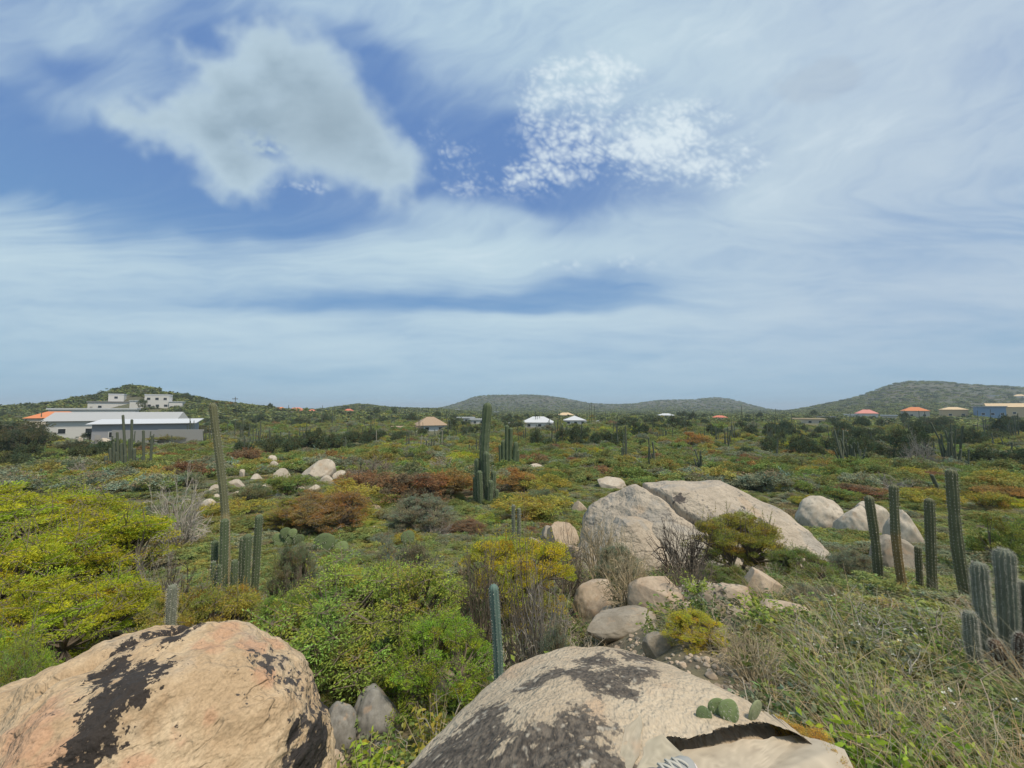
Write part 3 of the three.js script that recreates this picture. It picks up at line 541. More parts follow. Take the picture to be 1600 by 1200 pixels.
stone(1085, 1122, 896, 912, 4.4, 'small pale slab on top of the broken rocks', { seed: 165, detail: 16, flat: 9, dark: 0.15 });
stone(948, 990, 896, 918, 4.4, 'tan chunk behind the upright rock', { seed: 166, detail: 16, flat: 8, tone: 2, dark: 0.2 });
stone(880, 920, 850, 880, 6.5, 'tan angular block at the left foot of the outcrop', { seed: 167, detail: 18, flat: 9, tone: 2, dark: 0.2 });
stone(820, 850, 838, 862, 7.5, 'brown block left of the angular block by the outcrop', { seed: 168, detail: 16, flat: 8, tone: 3, dark: 0.2 });
stone(1060, 1110, 880, 902, 5.2, 'long pale block under the thorn tree', { seed: 169, detail: 18, flat: 9, dark: 0.2 });
// gully between boulder and slab
stone(548, 630, 1072, 1160, 2.75, 'smooth grey egg-shaped rock in the gully under the green bush', { seed: 81, detail: 34, flat: 4, tone: 1, dark: 0.08, turn: 0.4 });
stone(494, 565, 1098, 1190, 2.35, 'olive-grey rock wedged against the great tan boulder', { seed: 82, detail: 30, flat: 4, tone: 1, dark: 0.2 });
stone(508, 560, 1080, 1125, 2.75, 'tan rock between the great boulder and the egg-shaped rock', { seed: 83, detail: 24, flat: 4, tone: 2, dark: 0.15 });
stone(655, 738, 1048, 1105, 3.0, 'tan-grey pointed rock in the gully beneath the small cactus', { seed: 84, detail: 30, flat: 6, tone: 3, dark: 0.12 });
stone(538, 585, 1055, 1085, 3.2, 'grey rock at the back of the gully', { seed: 85, detail: 20, flat: 5, tone: 1 });
stone(620, 665, 1070, 1110, 2.95, 'brown rock behind the egg-shaped rock', { seed: 86, detail: 20, flat: 5, tone: 3 });
stone(545, 576, 1168, 1200, 2.2, 'small pale stone at the bottom of the gully', { seed: 87, detail: 16, flat: 5, tone: 3 });
stone(505, 545, 1172, 1215, 2.1, 'reddish stone under the corner of the great boulder', { seed: 88, detail: 18, flat: 5, tone: 2 });
stone(575, 612, 1160, 1195, 2.2, 'grey angular stone at the slab foot in the gully', { seed: 89, detail: 16, flat: 6, tone: 1 });
stone(748, 790, 1056, 1082, 2.6, 'white chip of rock at the foot of the blue-green cactus', { seed: 90, detail: 14, flat: 6, dark: 0.1, name: 'stone' });
// pile of pale boulders out on the left
{
  const L = (a, b, t, f, d, s, label, o = {}) => stone(a, b, t, f, d, label, { seed: s, detail: 16, flat: 8, dark: 0.2, ...o });
  L(470, 526, 717, 756, 17, 101, 'largest wedge-shaped boulder of the pale pile', { flat: 8 });
  L(500, 522, 742, 760, 16, 102, 'block leaning under the wedge-shaped boulder of the pale pile');
  L(520, 542, 735, 750, 17, 103, 'small boulder right of the wedge-shaped one');
  L(415, 438, 711, 730, 19.5, 104, 'topmost rounded boulder of the pale pile');
  L(420, 442, 720, 738, 18.8, 105, 'rounded boulder under the topmost one of the pale pile');
  L(428, 458, 731, 752, 17.2, 106, 'sloping boulder in the middle of the pale pile');
  L(408, 430, 752, 766, 16, 107, 'low boulder at the front of the pale pile');
  L(372, 386, 733, 750, 18, 108, 'small boulder at the left of the pale pile');
  L(352, 382, 748, 764, 16.3, 109, 'long pale boulder right of the tall leaning cactus');
  L(326, 346, 757, 772, 15.4, 110, 'pale boulder left of the tall leaning cactus');
  L(324, 350, 772, 781, 14.4, 111, 'flat pale slab left of the tall leaning cactus');
  L(312, 340, 779, 797, 13.6, 112, 'pale block at the foot of the tall leaning cactus');
  L(386, 402, 784, 796, 12.8, 113, 'lone pale stone in front of the pale pile');
  L(384, 400, 762, 776, 15.5, 114, 'stone half hidden by bushes in the pale pile');
  L(440, 462, 724, 736, 18, 131, 'angular boulder at the back of the pale pile');
  L(388, 414, 740, 754, 17, 132, 'broken block left of the middle of the pale pile');
  L(452, 476, 752, 768, 16, 133, 'low broken block before the wedge-shaped boulder');
  L(400, 416, 726, 738, 18, 134, 'small boulder left of the topmost one');
  L(430, 448, 764, 776, 15, 135, 'front pebble-shaped stone of the pale pile');
  L(476, 500, 758, 770, 16, 136, 'flat stone under the wedge-shaped boulder');
  L(362, 378, 768, 780, 15, 137, 'small block right of the tall leaning cactus');
  L(340, 356, 742, 752, 16, 138, 'small pale stone behind the tall leaning cactus');
  L(595, 612, 763, 776, 13.8, 115, 'pale stone lying in the brown scrub', { name: 'stone' });
  L(578, 600, 788, 800, 11.8, 116, 'flat pale stone right of the orange bush', { name: 'stone', tone: 2 });
  L(640, 664, 828, 840, 9, 117, 'flat pale stone beside the grey-green bush', { name: 'stone' });
  L(578, 590, 822, 832, 9.6, 118, 'pale pebble-like stone above the green bush', { name: 'stone' });
  L(690, 712, 832, 842, 8.8, 119, 'pinkish flat stone left of the yellow bush', { name: 'stone', tone: 2 });
  L(826, 850, 724, 734, 24, 120, 'pale boulder top showing right of the tall cactus', {});
  L(155, 176, 684, 700, 50, 121, 'pale boulder in front of the grey hall', {});
  L(120, 132, 682, 702, 48, 122, 'upright pale rock left of the boulder before the hall', {});
  L(40, 75, 704, 712, 42, 123, 'white rubble stone under the dark trees', {});
}

// ---------------------------------------------------------------- plants
const leafMat = (r, g, b, t = 0.46) => new THREE.MeshPhysicalMaterial({ color: new THREE.Color().setRGB(r, g, b), vertexColors: true, roughness: 0.95, specularIntensity: 0.25, transmission: t, thickness: 0, side: THREE.DoubleSide });
const woodMat = (r, g, b) => new THREE.MeshStandardMaterial({ color: new THREE.Color().setRGB(r, g, b), vertexColors: true, roughness: 1 });
const LEAF = {
  lime: leafMat(.42, .455, .030), green: leafMat(.225, .29, .07), fresh: leafMat(.34, .44, .08), vivid: leafMat(.32, .46, .05), olive: leafMat(.25, .275, .085), dull: leafMat(.225, .25, .12), grey: leafMat(.27, .295, .185),
  yellow: leafMat(.55, .51, .045), gold: leafMat(.36, .34, .065), orange: leafMat(.36, .24, .075), rust: leafMat(.27, .175, .09), ochre: leafMat(.62, .45, .09), dark: leafMat(0.104, 0.122, 0.061),
};
const WOOD = { brown: woodMat(.17, .14, .105), grey: woodMat(.27, .245, .21), dark: woodMat(.06, .047, .036), pale: woodMat(.36, .33, .28), straw: woodMat(.40, .33, .21) };
const rv = (r) => { const z = r() * 2 - 1, a = r() * 6.2832, s = Math.sqrt(1 - z * z); return V(s * Math.cos(a), z, s * Math.sin(a)); };
const hue = (r, spread) => { const k = 1 + (r() - 0.5) * spread * 0.8, w = (r() - 0.5) * spread * 0.8; return [k * (1 + w), k, k * (1 - w * 0.8)]; };

// A thorn shrub of radius 1: stems fan from the root, each ending in a flat spray of leaves. Returns { wood, leaves }.
function shrubGeometry(seed, { height = 0.9, clumps = 60, leaves = 18000, len = 0.04, wid = 0.016, flat = 0.34, lean = 0, dome = 0.55, low = 0.3, size = [0.13, 0.24], twigs = 5, sides = 4, hollow = 0.15, patch = 0.45, stems = 5, thick = 0.035, upright = 0.25, sprigs = 0 } = {}) {
  const r = rng(seed), w = new GB(), f = new GB(), spots = [], bark = [1, 1, 1];
  for (let i = 0; i < clumps; i++) {
    const rr = Math.sqrt(hollow * hollow + (1 - hollow * hollow) * r()) * (r() < 0.12 ? 1.08 : 0.86), a = r() * 6.2832, edge = 0.8 + 0.5 * n2(Math.cos(a) * 1.7 + seed, Math.sin(a) * 1.7);
    const lower = r() < low, top = 1 - dome * rr * rr + 0.3 * n2(Math.cos(a) * rr * 2.6 + seed * 3, Math.sin(a) * rr * 2.2);
    const y = height * (lower ? top * (0.3 + 0.45 * r()) : top * (0.86 + 0.14 * r()));
    spots.push({ c: V(Math.cos(a) * rr * edge + lean * y, y, Math.sin(a) * rr * edge), s: mix(size[0], size[1], r()) * (lower ? 0.8 : 1), k: r() < 0.07 ? [1.05, 0.72, 0.7] : hue(r, patch) });
  }
  const roots = []; for (let i = 0; i < stems; i++) { const a = (i / stems) * 6.2832 + r(); roots.push({ a, b: V(Math.cos(a) * 0.05, -0.06, Math.sin(a) * 0.05), j: V(Math.cos(a) * (0.2 + 0.2 * r()) + lean * 0.2, height * (0.28 + 0.25 * r()), Math.sin(a) * (0.2 + 0.2 * r())) }); }
  for (const t of roots) { const m = t.b.clone().lerp(t.j, 0.5); m.x += (r() - 0.5) * 0.1; m.z += (r() - 0.5) * 0.1; w.tube([t.b, m, t.j], thick, thick * 0.62, sides + 1, bark); }
  for (const s of spots) {
    let best = roots[0], bd = 9; for (const t of roots) { const d = t.j.distanceTo(s.c); if (d < bd) { bd = d; best = t; } }
    const m = best.j.clone().lerp(s.c, 0.5); m.y += 0.07 * (r() - 0.6); m.x += 0.14 * (r() - 0.5); m.z += 0.14 * (r() - 0.5);
    w.tube([best.j, m, s.c], thick * 0.5, thick * 0.14, sides, bark);
    for (let k = 0; k < twigs; k++) { const e = rv(r); e.y = e.y * 0.3 + upright * 0.5; e.multiplyScalar(s.s * 1.1).add(s.c); w.tube([s.c, e], thick * 0.12, thick * 0.05, 3, bark); }
  }
  const per = Math.round(leaves / clumps), a = V(0, 0, 0), side = V(0, 0, 0), o = V(0, 0, 0);
  for (const s of spots) for (let k = 0; k < per; k++) {
    const d = rv(r), q = Math.cbrt(r()); o.set(d.x * s.s * q, (d.y * 0.9 + 0.25) * s.s * q * flat, d.z * s.s * q).add(s.c);
    a.set(d.x, d.y * 0.35 + upright * (r() - 0.2), d.z); a.x += (r() - 0.5) * 1.1; a.z += (r() - 0.5) * 1.1; a.y += (r() - 0.5) * 0.7; a.normalize();
    side.set(r() - 0.5, (r() - 0.5) * 1.1, r() - 0.5).cross(a).normalize();
    const j = 0.75 + 0.5 * r(), c = [s.k[0] * j * (0.9 + 0.2 * r()), s.k[1] * j, s.k[2] * j], L = len * (0.5 + r());
    f.leaf(o, a, side, L, wid * (0.8 + 0.4 * r()), c, 0.1);
  }
  if (sprigs) for (let i = 0; i < sprigs; i++) {   // thin shoots that stand out of the crown
    const s = spots[(r() * spots.length) | 0], d = rv(r); d.y = Math.abs(d.y) * 0.8 + 0.35; d.normalize(); const L = 0.1 + 0.16 * r(), e = s.c.clone().addScaledVector(d, L + s.s * 0.3); e.x += (r() - 0.5) * 0.06; w.tube([s.c, e], thick * 0.12, thick * 0.04, 3, bark);
    for (let k = 0; k < 16; k++) { o.copy(s.c).lerp(e, 0.35 + 0.65 * r()); a.copy(rv(r)); a.y = a.y * 0.5 + 0.3; a.normalize(); side.set(r() - 0.5, r() - 0.5, r() - 0.5).cross(a).normalize(); const j = 0.85 + 0.4 * r(); f.leaf(o, a, side, len * (0.7 + 0.6 * r()), wid, s.k.map((q) => q * j)); }
  }
  return { wood: w.geometry(), leaves: f.geometry() };
}
// Bare twigs only
function twigGeometry(seed, { height = 0.8, n = 46, depth = 3, thick = 0.018, spread = 0.9, sides = 3 } = {}) {
  const r = rng(seed), w = new GB();
  const grow = (p, d, len, th, lv) => {
    const m = p.clone().addScaledVector(d, len * 0.5), e = p.clone().addScaledVector(d, len); m.add(rv(r).multiplyScalar(len * 0.12)); e.add(rv(r).multiplyScalar(len * 0.16));
    const c = 0.7 + 0.6 * r(); w.tube([p, m, e], th, th * 0.6, sides, [c, c, c]);
    if (lv > 0) { const k = 2 + (r() < 0.6 ? 1 : 0); for (let i = 0; i < k; i++) grow(i ? m.clone().lerp(e, r()) : e, d.clone().add(rv(r).multiplyScalar(0.75)).normalize(), len * (0.55 + 0.25 * r()), th * 0.6, lv - 1); }
  };
  for (let i = 0; i < n; i++) { const a = r() * 6.2832, t = spread * Math.sqrt(r()); grow(V(Math.cos(a) * 0.1 * r(), -0.04, Math.sin(a) * 0.1 * r()), V(Math.cos(a) * t, 0.35 + 0.5 * r(), Math.sin(a) * t).normalize(), height * (0.4 + 0.2 * r()), thick, depth); }
  return w.geometry();
}
function grassGeometry(seed, { n = 60, len = 0.45, wid = 0.006, spread = 0.5, bend = 0.6 } = {}) {
  const r = rng(seed), w = new GB();
  for (let i = 0; i < n; i++) {
    const a = r() * 6.2832, t = spread * Math.sqrt(r()), b = V(Math.cos(a) * 0.07 * r(), -0.02, Math.sin(a) * 0.07 * r()), d = V(Math.cos(a) * t, 1, Math.sin(a) * t).normalize(), L = len * (0.5 + 0.6 * r());
    const s = V(-Math.sin(a), 0, Math.cos(a)).multiplyScalar(wid), c = hue(r, 0.5), ring = [];
    for (let k = 0; k < 4; k++) { const u = k / 3, p = b.clone().addScaledVector(d, L * u); p.y -= bend * L * u * u * 0.35 * (0.6 + t); p.x += Math.cos(a) * bend * 0.2 * L * u * u; p.z += Math.sin(a) * bend * 0.2 * L * u * u; const f = 1 - u * 0.85; ring.push([w.v(p.x + s.x * f, p.y, p.z + s.z * f, c), w.v(p.x - s.x * f, p.y, p.z - s.z * f, c)]); }
    for (let k = 0; k < 3; k++) w.quad(ring[k][0], ring[k][1], ring[k + 1][1], ring[k + 1][0]);
  }
  return w.geometry();
}
// Broad-leaved herb: stalks with single oval leaves
function herbGeometry(seed, { n = 60, height = 0.5, len = 0.09, wid = 0.05, spread = 0.6, per = 9 } = {}) {
  const r = rng(seed), w = new GB(), f = new GB();
  for (let i = 0; i < n; i++) {
    const a = r() * 6.2832, t = spread * Math.sqrt(r()), d = V(Math.cos(a) * t, 0.7 + 0.4 * r(), Math.sin(a) * t).normalize(), L = height * (0.5 + 0.6 * r()), b = V(Math.cos(a) * 0.12 * r(), -0.03, Math.sin(a) * 0.12 * r()), m = b.clone().addScaledVector(d, L * 0.5), e = b.clone().addScaledVector(d, L); m.y += 0.05 * L; e.x += Math.cos(a) * 0.1 * L; e.z += Math.sin(a) * 0.1 * L;
    w.tube([b, m, e], 0.006, 0.002, 3, [1, 1, 1]);
    const k0 = hue(r, 0.5);
    for (let k = 0; k < per; k++) { const u = 0.35 + 0.65 * r(), o = u < 0.5 ? b.clone().lerp(m, u * 2) : m.clone().lerp(e, u * 2 - 1), q = rv(r); q.y = q.y * 0.4 + 0.15; q.normalize(); const s = V(r() - 0.5, (r() - 0.5) * 0.6, r() - 0.5).cross(q).normalize(), j = 0.8 + 0.4 * r(); f.leaf(o, q, s, len * (0.6 + 0.7 * r()), wid * (0.7 + 0.5 * r()), k0.map((x) => x * j), 0.12); }
  }
  return { wood: w.geometry(), leaves: f.geometry() };
}

const BUSH = { near: [], mid: [], far: [], umbrella: [], low: [] };
for (let i = 0; i < 3; i++) BUSH.near.push(shrubGeometry(200 + i, { height: 0.95, clumps: 240, leaves: 54000, sprigs: 220, len: 0.022, wid: 0.009, dome: 0.5, low: 0.34, size: [0.06, 0.17], flat: 0.42, patch: 0.6, lean: [-0.1, 0.12, 0][i] }));
for (let i = 0; i < 3; i++) BUSH.umbrella.push(shrubGeometry(220 + i, { height: 0.75, clumps: 190, leaves: 68000, sprigs: 110, len: 0.021, wid: 0.0085, dome: 0.32, low: 0.2, hollow: 0.05, flat: 0.24, patch: 0.55, lean: [-0.3, -0.15, 0.1][i], size: [0.07, 0.19] }));
for (let i = 0; i < 5; i++) BUSH.mid.push(shrubGeometry(240 + i, { height: [0.8, 0.65, 0.95, 0.7, 0.55][i], clumps: 62, leaves: 8000, sprigs: 40, len: 0.062, wid: 0.022, patch: 0.6, dome: [0.5, 0.35, 0.6, 0.4, 0.35][i], low: 0.28, lean: [-0.2, 0.1, -0.1, -0.3, 0][i], twigs: 3, sides: 3, size: [0.11, 0.25] }));
for (let i = 0; i < 5; i++) BUSH.far.push(shrubGeometry(260 + i, { height: [0.7, 0.6, 0.85, 0.65, 0.5][i], clumps: 44, leaves: 3200, len: 0.085, wid: 0.034, sprigs: 20, patch: 0.5, dome: 0.45, low: 0.25, twigs: 1, sides: 3, size: [0.12, 0.26], stems: 4 }));
const TWIG = [0, 1, 2].map((i) => twigGeometry(300 + i, { n: 34 })), TWIGLOW = [0, 1].map((i) => twigGeometry(310 + i, { n: 46, height: 0.6, spread: 1.6, thick: 0.014 }));

const shrubs = [];   // everything shrubby, for spacing
function plantShrub(p, rx, hgt, geo, mat, wood, label, { name = 'thorn_shrub', category = 'shrub', group = 'thorn shrubs', turn = 0, native = 0.8, tilt = 0 } = {}) {
  const o = thing(name, label, category, group);
  part('branches', geo.wood, wood, o);
  part('foliage', geo.leaves, mat, o, 'stuff');
  o.position.set(p.x, p.y - 0.03, p.z); o.rotation.set(0, turn, tilt); o.scale.set(rx, hgt / native, rx);
  shrubs.push([p.x, p.z, rx]);
  return o;
}
function plantTwigs(p, rx, hgt, geo, mat, label, { turn = 0, name = 'dead_bush', group = 'bare grey bushes', native = 0.75 } = {}) {
  const o = part(numbered(name), geo, mat, scene); tag(o, label, 'bush', group);
  o.position.set(p.x, p.y - 0.02, p.z); o.rotation.y = turn; o.scale.set(rx, hgt / native, rx); shrubs.push([p.x, p.z, rx * 0.8]);
  return o;
}
// survey placing: crown between x0 and x1, crest and foot rows; foot meets the ground unless a depth is given
function survey(x0, x1, top, foot, depth) {
  const mx = (x0 + x1) / 2; let p;
  if (depth < 0) p = at(mx, foot, -depth); else if (depth) { const d = at(mx, foot, depth); p = V(d.x, H(d.x, -depth), -depth); } else p = groundAt(mx, foot);
  const z = -p.z, t = at(mx, top, z);
  return { p, rx: ((x1 - x0) / 1200) * z * squint(mx), h: Math.max(0.12, t.y - p.y), z };
}
let serial = 0;
function bush(x0, x1, top, foot, color, label, o = {}) {
  const s = survey(x0, x1, top, foot, o.depth), i = o.v ?? serial++, kind = o.kind || (s.z < 9 ? 'near' : s.z < 32 ? 'mid' : 'far'), G = BUSH[kind], geo = G[i % G.length];
  geo.leaves.computeBoundingBox();
  return plantShrub(s.p, s.rx / 0.98, s.h, geo, LEAF[color], WOOD[o.wood || 'brown'], label, { turn: o.turn ?? i * 2.4, native: geo.leaves.boundingBox.max.y, ...o });
}

// --- hand-surveyed plants, near to far
bush(385, 770, 838, 1075, 'fresh', 'big fresh-green feathery bush filling the gully left of the slab', { depth: 4.3, v: 0, group: 'green bushes' });
bush(590, 790, 940, 1075, 'vivid', 'leafy bright green lower bush overhanging the egg-shaped gully rock', { depth: 3.5, v: 1, group: 'green bushes' });
bush(430, 600, 960, 1075, 'green', 'green bush tucked behind the right shoulder of the great boulder', { depth: 3.6, v: 2, group: 'green bushes' });
bush(360, 520, 900, 1010, 'fresh', 'pale green bush behind the crest of the great boulder, right of its cactus', { depth: 4.4, v: 1, group: 'green bushes' });
bush(705, 890, 812, 905, 'yellow', 'bright yellow-green bush above the bare twigs, left of the outcrop', { depth: 5.6, kind: 'umbrella', v: 1, group: 'yellow bushes' });
bush(-230, 290, 738, 900, 'lime', 'broad lime-yellow umbrella shrub cut by the left edge of the picture', { kind: 'umbrella', v: 0, group: 'lime umbrella shrubs' });
bush(-80, 350, 770, 930, 'lime', 'lime-yellow umbrella shrub spreading over the dark tangle of branches', { depth: 7.6, kind: 'umbrella', v: 2, group: 'lime umbrella shrubs' });
bush(-280, 200, 800, 960, 'lime', 'lime-yellow shrub low at the left edge, below the broad umbrella shrubs', { depth: 6.2, kind: 'umbrella', v: 1, group: 'lime umbrella shrubs' });
bush(-120, 330, 872, 990, 'lime', 'low lime-green shrub directly behind the great boulder', { depth: 5.1, kind: 'umbrella', v: 0, group: 'lime umbrella shrubs' });
bush(170, 440, 888, 990, 'gold', 'olive-gold shrub between the great boulder and the leaning cactus clump', { depth: 5.0, kind: 'umbrella', v: 1, group: 'gold shrubs' });
bush(-120, 130, 948, 1090, 'vivid', 'vivid green leafy shrub left of the great boulder', { depth: 3.6, v: 0, group: 'green bushes' });
bush(-60, 90, 970, 1120, 'fresh', 'pale green shrub at the left picture edge, touching the great boulder', { depth: 3.1, v: 2, group: 'green bushes' });
bush(330, 415, 895, 935, 'ochre', 'small orange-yellow sprig bush at the foot of the leaning cactus clump', { depth: 5.3, v: 2, group: 'gold shrubs' });
bush(1062, 1225, 778, 880, 'gold', 'olive-yellow thorn tree growing against the face of the great outcrop', { depth: 7.2, kind: 'umbrella', v: 0, turn: 2.2, name: 'thorn_tree', category: 'tree', group: 'gold shrubs' });
bush(1180, 1330, 845, 935, 'green', 'green leafy bush below the right end of the great outcrop', { depth: 6.0, v: 1, group: 'green bushes' });
bush(1270, 1400, 850, 930, 'grey', 'grey-green bush left of the right-hand column cacti', { depth: 6.4, v: 2, group: 'grey-green bushes' });
bush(1215, 1340, 900, 985, 'grey', 'grey-green flowering bush right of the broken rocks', { depth: 4.4, v: 0, group: 'grey-green bushes' });
bush(1560, 1760, 770, 900, 'green', 'deep green shrub at the right picture edge behind the column cacti', { v: 1, group: 'green bushes' });
bush(1500, 1640, 800, 900, 'green', 'green shrub between the tallest right-hand cactus and the picture edge', { v: 2, group: 'green bushes' });
bush(1028, 1150, 945, 1015, 'yellow', 'low bright yellow sprig bush on the path right of the layered rock', { depth: 2.85, v: 1, group: 'yellow bushes' });
bush(1150, 1205, 960, 1010, 'gold', 'thin yellow sprig right of the low yellow bush', { depth: 2.9, v: 0, group: 'yellow bushes' });
bush(1165, 1330, 1112, 1190, 'ochre', 'ochre creeping bush on the edge of the rock slab beside the prickly pear', { depth: -1.42, v: 0, group: 'ochre creepers' });
bush(1260, 1350, 1150, 1230, 'ochre', 'brown-gold creeping bush at the bottom picture edge, right of the slab', { depth: -1.3, v: 2, group: 'ochre creepers' });
bush(1215, 1300, 1045, 1110, 'gold', 'small olive-gold bush among dry grass above the slab corner', { depth: 2.2, v: 1, group: 'gold shrubs' });
bush(830, 905, 950, 1030, 'grey', 'grey-green weedy bush beside the bare twigs left of the layered rock', { depth: 3.0, v: 2, group: 'grey-green bushes' });
bush(1080, 1180, 868, 915, 'green', 'small green bush under the yellow thorn tree', { depth: 5.2, v: 0, group: 'green bushes' });
bush(925, 1010, 838, 900, 'grey', 'straw-green bush in front of the left face of the outcrop', { depth: 6.6, v: 1, wood: 'straw', group: 'grey-green bushes' });
// second row
bush(420, 600, 752, 835, 'orange', 'orange-brown thorn bush right of the leaning cactus, before the pale pile', { v: 0, group: 'orange shrubs', kind: 'near' });
bush(400, 520, 768, 830, 'gold', 'olive-gold thorn bush left of the orange-brown one', { v: 1, group: 'gold shrubs', kind: 'near' });
bush(470, 610, 748, 800, 'gold', 'golden thorn bush behind the orange-brown one', { v: 2, group: 'gold shrubs' });
bush(596, 720, 764, 835, 'grey', 'grey-green mounded bush in front of the dark brown thicket', { v: 1, group: 'grey-green bushes', kind: 'near' });
bush(520, 640, 730, 775, 'rust', 'purple-brown leafless-looking thicket behind the golden bush', { v: 3, group: 'brown thickets', wood: 'dark' });
bush(590, 720, 728, 790, 'rust', 'dark brown thicket left of the tall cactus', { v: 0, group: 'brown thickets', wood: 'dark' });
bush(640, 760, 722, 780, 'orange', 'orange bush touching the tall cactus on its left', { v: 1, group: 'orange shrubs' });
bush(765, 850, 730, 770, 'orange', 'orange bush touching the tall cactus on its right', { v: 2, group: 'orange shrubs' });
bush(800, 900, 735, 775, 'gold', 'olive-gold bush right of the tall cactus', { v: 4, group: 'gold shrubs' });
bush(770, 905, 768, 815, 'gold', 'yellow-brown bush between the tall cactus and the outcrop', { v: 3, group: 'gold shrubs' });
bush(690, 770, 808, 838, 'rust', 'low rusty bush left of the bright yellow one', { v: 2, group: 'brown thickets', kind: 'near' });
bush(560, 690, 818, 870, 'grey', 'pale grey-green bush above the big fresh-green bush', { depth: 6.9, v: 0, group: 'grey-green bushes', kind: 'near' });
bush(410, 510, 828, 880, 'dull', 'dull green bush among the prickly pears right of the leaning cactus clump', { depth: 6.8, v: 1, group: 'grey-green bushes', kind: 'near' });
bush(410, 500, 735, 775, 'green', 'green wind-swept bush growing through the pale boulder pile', { v: 3, group: 'green bushes' });
bush(360, 430, 748, 790, 'dull', 'grey-green bush at the front of the pale boulder pile', { v: 1, group: 'grey-green bushes' });
bush(345, 420, 697, 728, 'rust', 'rust-red bush behind the tall leaning cactus', { v: 0, group: 'orange shrubs' });
bush(245, 330, 715, 755, 'rust', 'rusty low bush left of the tall leaning cactus', { v: 2, group: 'orange shrubs' });
bush(235, 330, 735, 765, 'dull', 'dull green bush below the rusty one left of the tall cactus', { v: 4, group: 'grey-green bushes' });
bush(20, 150, 712, 745, 'dull', 'grey scrub bush beyond the lime umbrella shrubs', { v: 1, group: 'grey-green bushes' });
bush(-40, 60, 705, 730, 'green', 'green bush below the dark trees at the left edge', { v: 3, group: 'green bushes' });
bush(1050, 1118, 674, 702, 'orange', 'orange-green domed tree on the plain beyond the outcrop', { v: 2, group: 'orange shrubs', kind: 'mid' });
bush(985, 1018, 660, 682, 'lime', 'bright lime-green domed tree on the plain beyond the outcrop', { v: 0, group: 'lime umbrella shrubs', kind: 'mid' });
bush(695, 750, 701, 722, 'lime', 'bright yellow-green bush left of the tall cactus, on the plain', { v: 1, group: 'yellow bushes', kind: 'mid' });
bush(1215, 1275, 686, 705, 'lime', 'bright yellow-green bush far out, left of the V-shaped cactus clump', { v: 3, group: 'yellow bushes', kind: 'mid' });
bush(915, 955, 699, 720, 'lime', 'yellow-green bush on the plain right of the tall cactus', { v: 2, group: 'yellow bushes', kind: 'mid' });
bush(1380, 1450, 695, 716, 'gold', 'gold and orange bush beside the white rubble', { v: 4, group: 'gold shrubs', kind: 'mid' });
bush(1500, 1640, 730, 762, 'gold', 'long golden bush at the right edge, beyond the column cacti', { v: 1, group: 'gold shrubs' });
bush(1410, 1490, 755, 785, 'orange', 'orange bush behind the column cacti', { v: 0, group: 'orange shrubs' });
bush(1500, 1600, 762, 800, 'gold', 'olive-gold bush right of the tallest right-hand cactus', { v: 3, group: 'gold shrubs' });
bush(1290, 1440, 690, 715, 'dark', 'dark green wind-bent tree beside the V-shaped cactus clump', { v: 3, group: 'dark trees', kind: 'mid', name: 'thorn_tree', category: 'tree' });
bush(225, 330, 673, 694, 'olive', 'olive bush hiding the foot of the lean-to, right of the cactus clump', { v: 1, group: 'dark trees', kind: 'mid' });
bush(118, 190, 672, 692, 'dark', 'dark bush hiding the foot of the hall, left of the cactus clump', { v: 0, group: 'dark trees', kind: 'mid' });
bush(285, 345, 664, 684, 'dark', 'dark bush at the right corner of the lean-to', { v: 2, group: 'dark trees', kind: 'mid' });
// dark trees at the left edge
bush(-10, 92, 652, 716, 'dark', 'low dark bushy tree between the dark spreading tree and the hall', { v: 4, name: 'thorn_tree', category: 'tree', group: 'dark trees', kind: 'mid' });
bush(-60, 70, 668, 716, 'dark', 'dark undergrowth bush beneath the dark spreading tree', { v: 3, group: 'dark trees', kind: 'mid' });
bush(-150, 105, 640, 712, 'dark', 'dark spreading tree at the left edge, in front of the hall', { v: 0, name: 'thorn_tree', category: 'tree', group: 'dark trees', kind: 'mid', });
bush(-220, 10, 636, 712, 'dark', 'dark tree cut by the left picture edge', { v: 2, name: 'thorn_tree', category: 'tree', group: 'dark trees', kind: 'mid' });
bush(80, 150, 680, 715, 'dark', 'dark green bush right of the dark spreading tree, below the hall', { v: 1, group: 'dark trees', kind: 'mid' });
bush(140, 165, 664, 684, 'dark', 'small round tree against the hall wall', { v: 2, group: 'dark trees', kind: 'mid', name: 'thorn_tree', category: 'tree' });
bush(1440, 1500, 648, 672, 'dark', 'dark tree in front of the orange-roofed houses', { v: 0, group: 'dark trees', name: 'thorn_tree', category: 'tree' });
// bare twigs
const tw = (x0, x1, top, foot, depth, mat, v, label, low) => { const s = survey(x0, x1, top, foot, depth), G = low ? TWIGLOW : TWIG; plantTwigs(s.p, s.rx, s.h, G[v % G.length], WOOD[mat], label, { turn: v * 1.7 }); };
tw(210, 345, 765, 860, 0, 'pale', 0, 'silver-grey leafless bush left of the tall leaning cactus');
tw(120, 330, 830, 930, 6.6, 'grey', 1, 'tangled grey branches under the lime umbrella shrubs', true);
tw(200, 350, 850, 925, 6.3, 'dark', 2, 'dark tangle of dead branches left of the leaning cactus clump', true);
tw(770, 880, 880, 1045, 3.5, 'brown', 0, 'brown leafless bush beneath the bright yellow bush');
tw(795, 905, 900, 1040, 3.3, 'grey', 1, 'grey twiggy bush right of the blue-green cactus');
tw(700, 800, 855, 960, 4.6, 'brown', 2, 'brown twiggy undergrowth below the bright yellow bush');
tw(1000, 1130, 815, 890, 6.8, 'dark', 1, 'dark bare bush against the foot of the outcrop');
tw(890, 985, 815, 905, 7.4, 'straw', 2, 'straw-coloured dry bush at the left face of the outcrop');
tw(930, 1040, 860, 925, 5.0, 'straw', 0, 'dry tan bush above the broken rocks');
